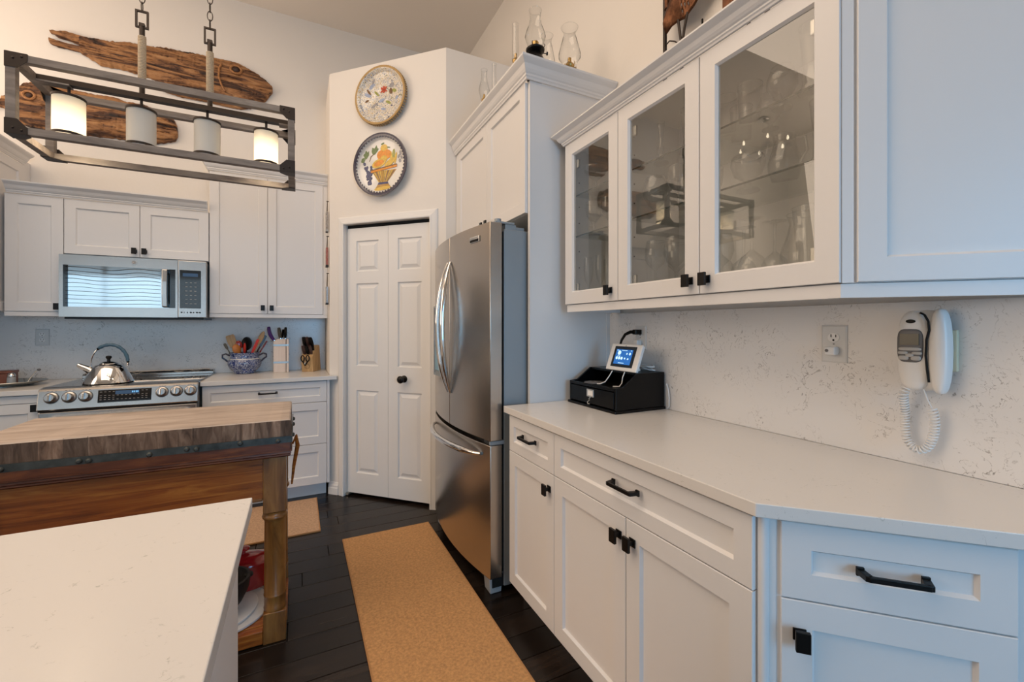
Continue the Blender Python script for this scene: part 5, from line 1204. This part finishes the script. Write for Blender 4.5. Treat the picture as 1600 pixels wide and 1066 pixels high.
# ------------------------------------------------------------------ glassware
def lathe_glass(kind, s=1.):
    t_ = .0011
    P = {'wine': [(.0001, .0), (.034, .0), (.034, .0015), (.006, .006), (.0038, .02), (.0038, .085), (.008, .092), (.030, .112), (.039, .138), (.037, .170), (.031, .196)],
         'goblet': [(.0001, 0), (.033, 0), (.033, .0015), (.008, .007), (.006, .03), (.009, .036), (.006, .045), (.012, .062), (.034, .088), (.040, .120), (.040, .158)],
         'flute': [(.0001, 0), (.028, 0), (.028, .0015), (.005, .006), (.0038, .06), (.006, .075), (.018, .10), (.024, .15), (.022, .21)],
         'coupe': [(.0001, 0), (.033, 0), (.033, .0015), (.006, .006), (.005, .055), (.02, .065), (.048, .092), (.052, .112)],
         'tumbler': [(.0001, 0), (.030, 0), (.031, .004), (.033, .05), (.036, .115)],
         'globe': [(.0001, 0), (.03, 0), (.03, .002), (.01, .008), (.008, .02), (.026, .036), (.045, .07), (.046, .095), (.036, .125), (.032, .135)],
         'tallvase': [(.0001, 0), (.034, 0), (.036, .004), (.026, .02), (.024, .06), (.030, .12), (.034, .165)],
         'pitcher': [(.0001, 0), (.042, 0), (.045, .004), (.056, .04), (.058, .07), (.042, .12), (.036, .145), (.042, .170)],
         'stick': [(.0001, 0), (.030, 0), (.030, .004), (.010, .012), (.012, .03), (.007, .045), (.013, .06), (.007, .075), (.010, .13), (.014, .145), (.014, .165)],
         'candy': [(.0001, 0), (.036, 0), (.034, .006), (.012, .014), (.010, .03), (.04, .05), (.052, .085), (.050, .11), (.046, .115)]}[kind]
    return [(r*s, z*s) for r, z in P]
protos = {}
NAMES = {'wine': 'wine_glass', 'goblet': 'goblet', 'flute': 'champagne_flute', 'coupe': 'coupe_glass', 'tumbler': 'tumbler', 'globe': 'brandy_glass', 'tallvase': 'glass_vase', 'pitcher': 'glass_pitcher', 'stick': 'glass_candlestick', 'candy': 'glass_compote'}
def glass(kind, x, y, z, label, group, s=1., flip=False):
    key = (kind, s, flip)
    if key not in protos:
        pr = lathe_glass(kind, s); 
        if flip: top = pr[-1][1]; pr = [(r, top-zz) for r, zz in pr][::-1]
        b = B().lathe(pr, (0, 0, 0), 28)
        if kind == 'pitcher': b.tube([(0, -.040*s, .15*s), (0, -.075*s, .14*s), (0, -.082*s, .09*s), (0, -.056*s, .05*s)], .005*s, 8)
        rr_, rz = (pr[-1] if not flip else pr[0]); b.tube([(rr_*math.cos(2*PI*i/24), rr_*math.sin(2*PI*i/24), rz+(-.001 if not flip else .0012)) for i in range(24)], .0010, 5, closed=True)
        o = b.build(NAMES[kind], GLASS, ang=80); protos[key] = o.data
    else: o = bpy.data.objects.new(NAMES[kind], protos[key]); COL.objects.link(o)
    o.location = (x, y, z+.0004); o['label'] = label; o['category'] = 'glass' if kind not in ('pitcher', 'tallvase', 'stick', 'candy') else {'pitcher': 'pitcher', 'tallvase': 'vase', 'stick': 'candlestick', 'candy': 'dish'}[kind]
    if group: o['group'] = group
SL, SM, SH = 1.4135, 1.7335, 1.9335
ORD = ['leftmost', 'second', 'third', 'fourth', 'fifth', 'sixth']
def row(kind, pts, z, noun, where, group=None, s=1., flip=False):
    for back in (0, 1):
        P = sorted([p for p in pts if (p[0] > 1.35) == bool(back)], key=lambda p: -p[1])
        for i, (x, y) in enumerate(P):
            if len(pts) == 1: lab = noun+' '+where
            elif len(P) == 1: lab = ('rear ' if back else 'front ')+noun+', '+where
            else: lab = ORD[i]+' '+noun+(' from the left' if i else '')+', '+('rear' if back else 'front')+' row, '+where
            glass(kind, x, y, z, lab, group, s, flip)
NC = 'of the narrow glass cabinet'; MD = 'behind the middle glass door'; RD = 'behind the right glass door'
row('coupe', [(1.30, 1.70)], SH, 'wide coupe glass', 'on the top shelf '+NC, None, 1.15)
row('goblet', [(1.31, 1.57), (1.43, 1.66)], SH, 'goblet', 'top shelf '+NC, 'goblets, top shelf, narrow cabinet')
row('goblet', [(1.29, 1.705), (1.31, 1.61), (1.41, 1.70), (1.42, 1.59), (1.31, 1.51)], SM, 'goblet', 'middle shelf '+NC, 'goblets, middle shelf, narrow cabinet')
row('flute', [(1.27, 1.72), (1.28, 1.64), (1.29, 1.56), (1.30, 1.48), (1.39, 1.72), (1.40, 1.64), (1.41, 1.55)], SL, 'champagne flute', 'bottom '+NC, 'flutes, narrow cabinet')
row('stick', [(1.29, 1.27)], SH, 'slender glass candlestick', 'on the top shelf '+MD, None, 1.)
row('tallvase', [(1.31, 1.15), (1.42, 1.22)], SH, 'slim vase', 'top shelf '+MD, 'vases, top shelf')
row('globe', [(1.28, 1.29)], SM, 'round brandy glass', 'at the left of the middle shelf '+MD, None, 1.1)
row('goblet', [(1.29, 1.18), (1.30, 1.09), (1.41, 1.25), (1.42, 1.14)], SM, 'goblet', 'middle shelf '+MD, 'goblets, middle shelf, wide cabinet', 1.)
row('wine', [(1.285, 1.295), (1.29, 1.20), (1.295, 1.10), (1.395, 1.29), (1.40, 1.19), (1.41, 1.09)], SL, 'wine glass', 'bottom, '+MD, 'wine glasses, bottom of wide cabinet', 1.10)
row('tumbler', [(1.275, .97), (1.38, .99), (1.275, .885)], SH, 'tumbler', 'top shelf '+RD, 'tumblers, top shelf', 1.)
row('globe', [(1.385, .89)], SH, 'fainter round stemmed glass', 'at the rear of the top shelf '+RD, None, .85)
row('globe', [(1.285, .79)], SH, 'bright round stemmed glass with a highlight', 'on the top shelf '+RD, None, .90)
row('tallvase', [(1.275, .695)], SH, 'tall glass vase', 'at the right end of the top shelf '+RD, None, 1.12)
row('candy', [(1.33, .93)], SM, 'footed glass compote', 'on the middle shelf '+RD, None, 1.)
row('pitcher', [(1.33, .81)], SM, 'small glass pitcher', 'on the middle shelf '+RD, None, .80)
row('tallvase', [(1.285, .675)], SM, 'glass vase', 'at the right end of the middle shelf '+RD, None, 1.05)
row('wine', [(1.275, .99), (1.38, .98), (1.285, .885), (1.385, .875)], SL, 'upside-down wine glass', 'bottom, '+RD, 'upside-down wine glasses', 1.1, True)
row('pitcher', [(1.29, .725)], SL, 'large glass pitcher', 'at the bottom right '+RD, None, 1.15)
row('tallvase', [(1.40, .775)], SL, 'tall glass vase', 'beside the large pitcher '+RD, None, 1.45)
# ------------------------------------------------------------------ crystal chandelier in the dining area (seen mirrored in the glass door)
t = thing('crystal_chandelier', 'crystal chandelier with candle bulbs, seen reflected in the right glass door', 'chandelier', (-3.0, 3.55, 3.52), 0)
B().lathe([(.0001, .44), (.07, .44), (.072, .425), (.03, .405), (.0001, .40)], (0, 0, 0), 24).build('ceiling_canopy', CHROME, t); B().cyl((0, 0, .06), (0, 0, .405), .006, 8).build('stem', CHROME, t)
B().lathe([(.0001, -.09), (.02, -.08), (.035, -.05), (.02, -.02), (.045, 0), (.05, .03), (.02, .06), (.03, .1), (.0001, .13)], (0, 0, 0), 20).build('hub', CRYS, t)
for i in range(6):
    a = 2*PI*i/6+.3; c, s_ = math.cos(a), math.sin(a); P = [(.03, -.02), (.10, -.07), (.19, -.06), (.26, -.01), (.28, .02)]
    ar = B().tube([(r*c, r*s_, z) for r, z in P], .006, 8).build('arm', CHROME, t); x, y = .28*c, .28*s_
    B().lathe([(.0001, .02), (.035, .024), (.036, .03), (.012, .028), (.010, .085), (.0001, .085)], (x, y, 0), 16).build('candle_cup', CRYS, ar)
    B().lathe([(.0001, .085), (.010, .088), (.015, .105), (.010, .13), (.0001, .145)], (x, y, 0), 12).build('candle_bulb', BULB, ar)
    for k_ in range(3): b_ = 2*PI*k_/3; B().sphere((x+.03*math.cos(b_), y+.03*math.sin(b_), -.005), .011, 0, 5, (1, 1, 1.9)).build('crystal_drop', CRYS, ar)
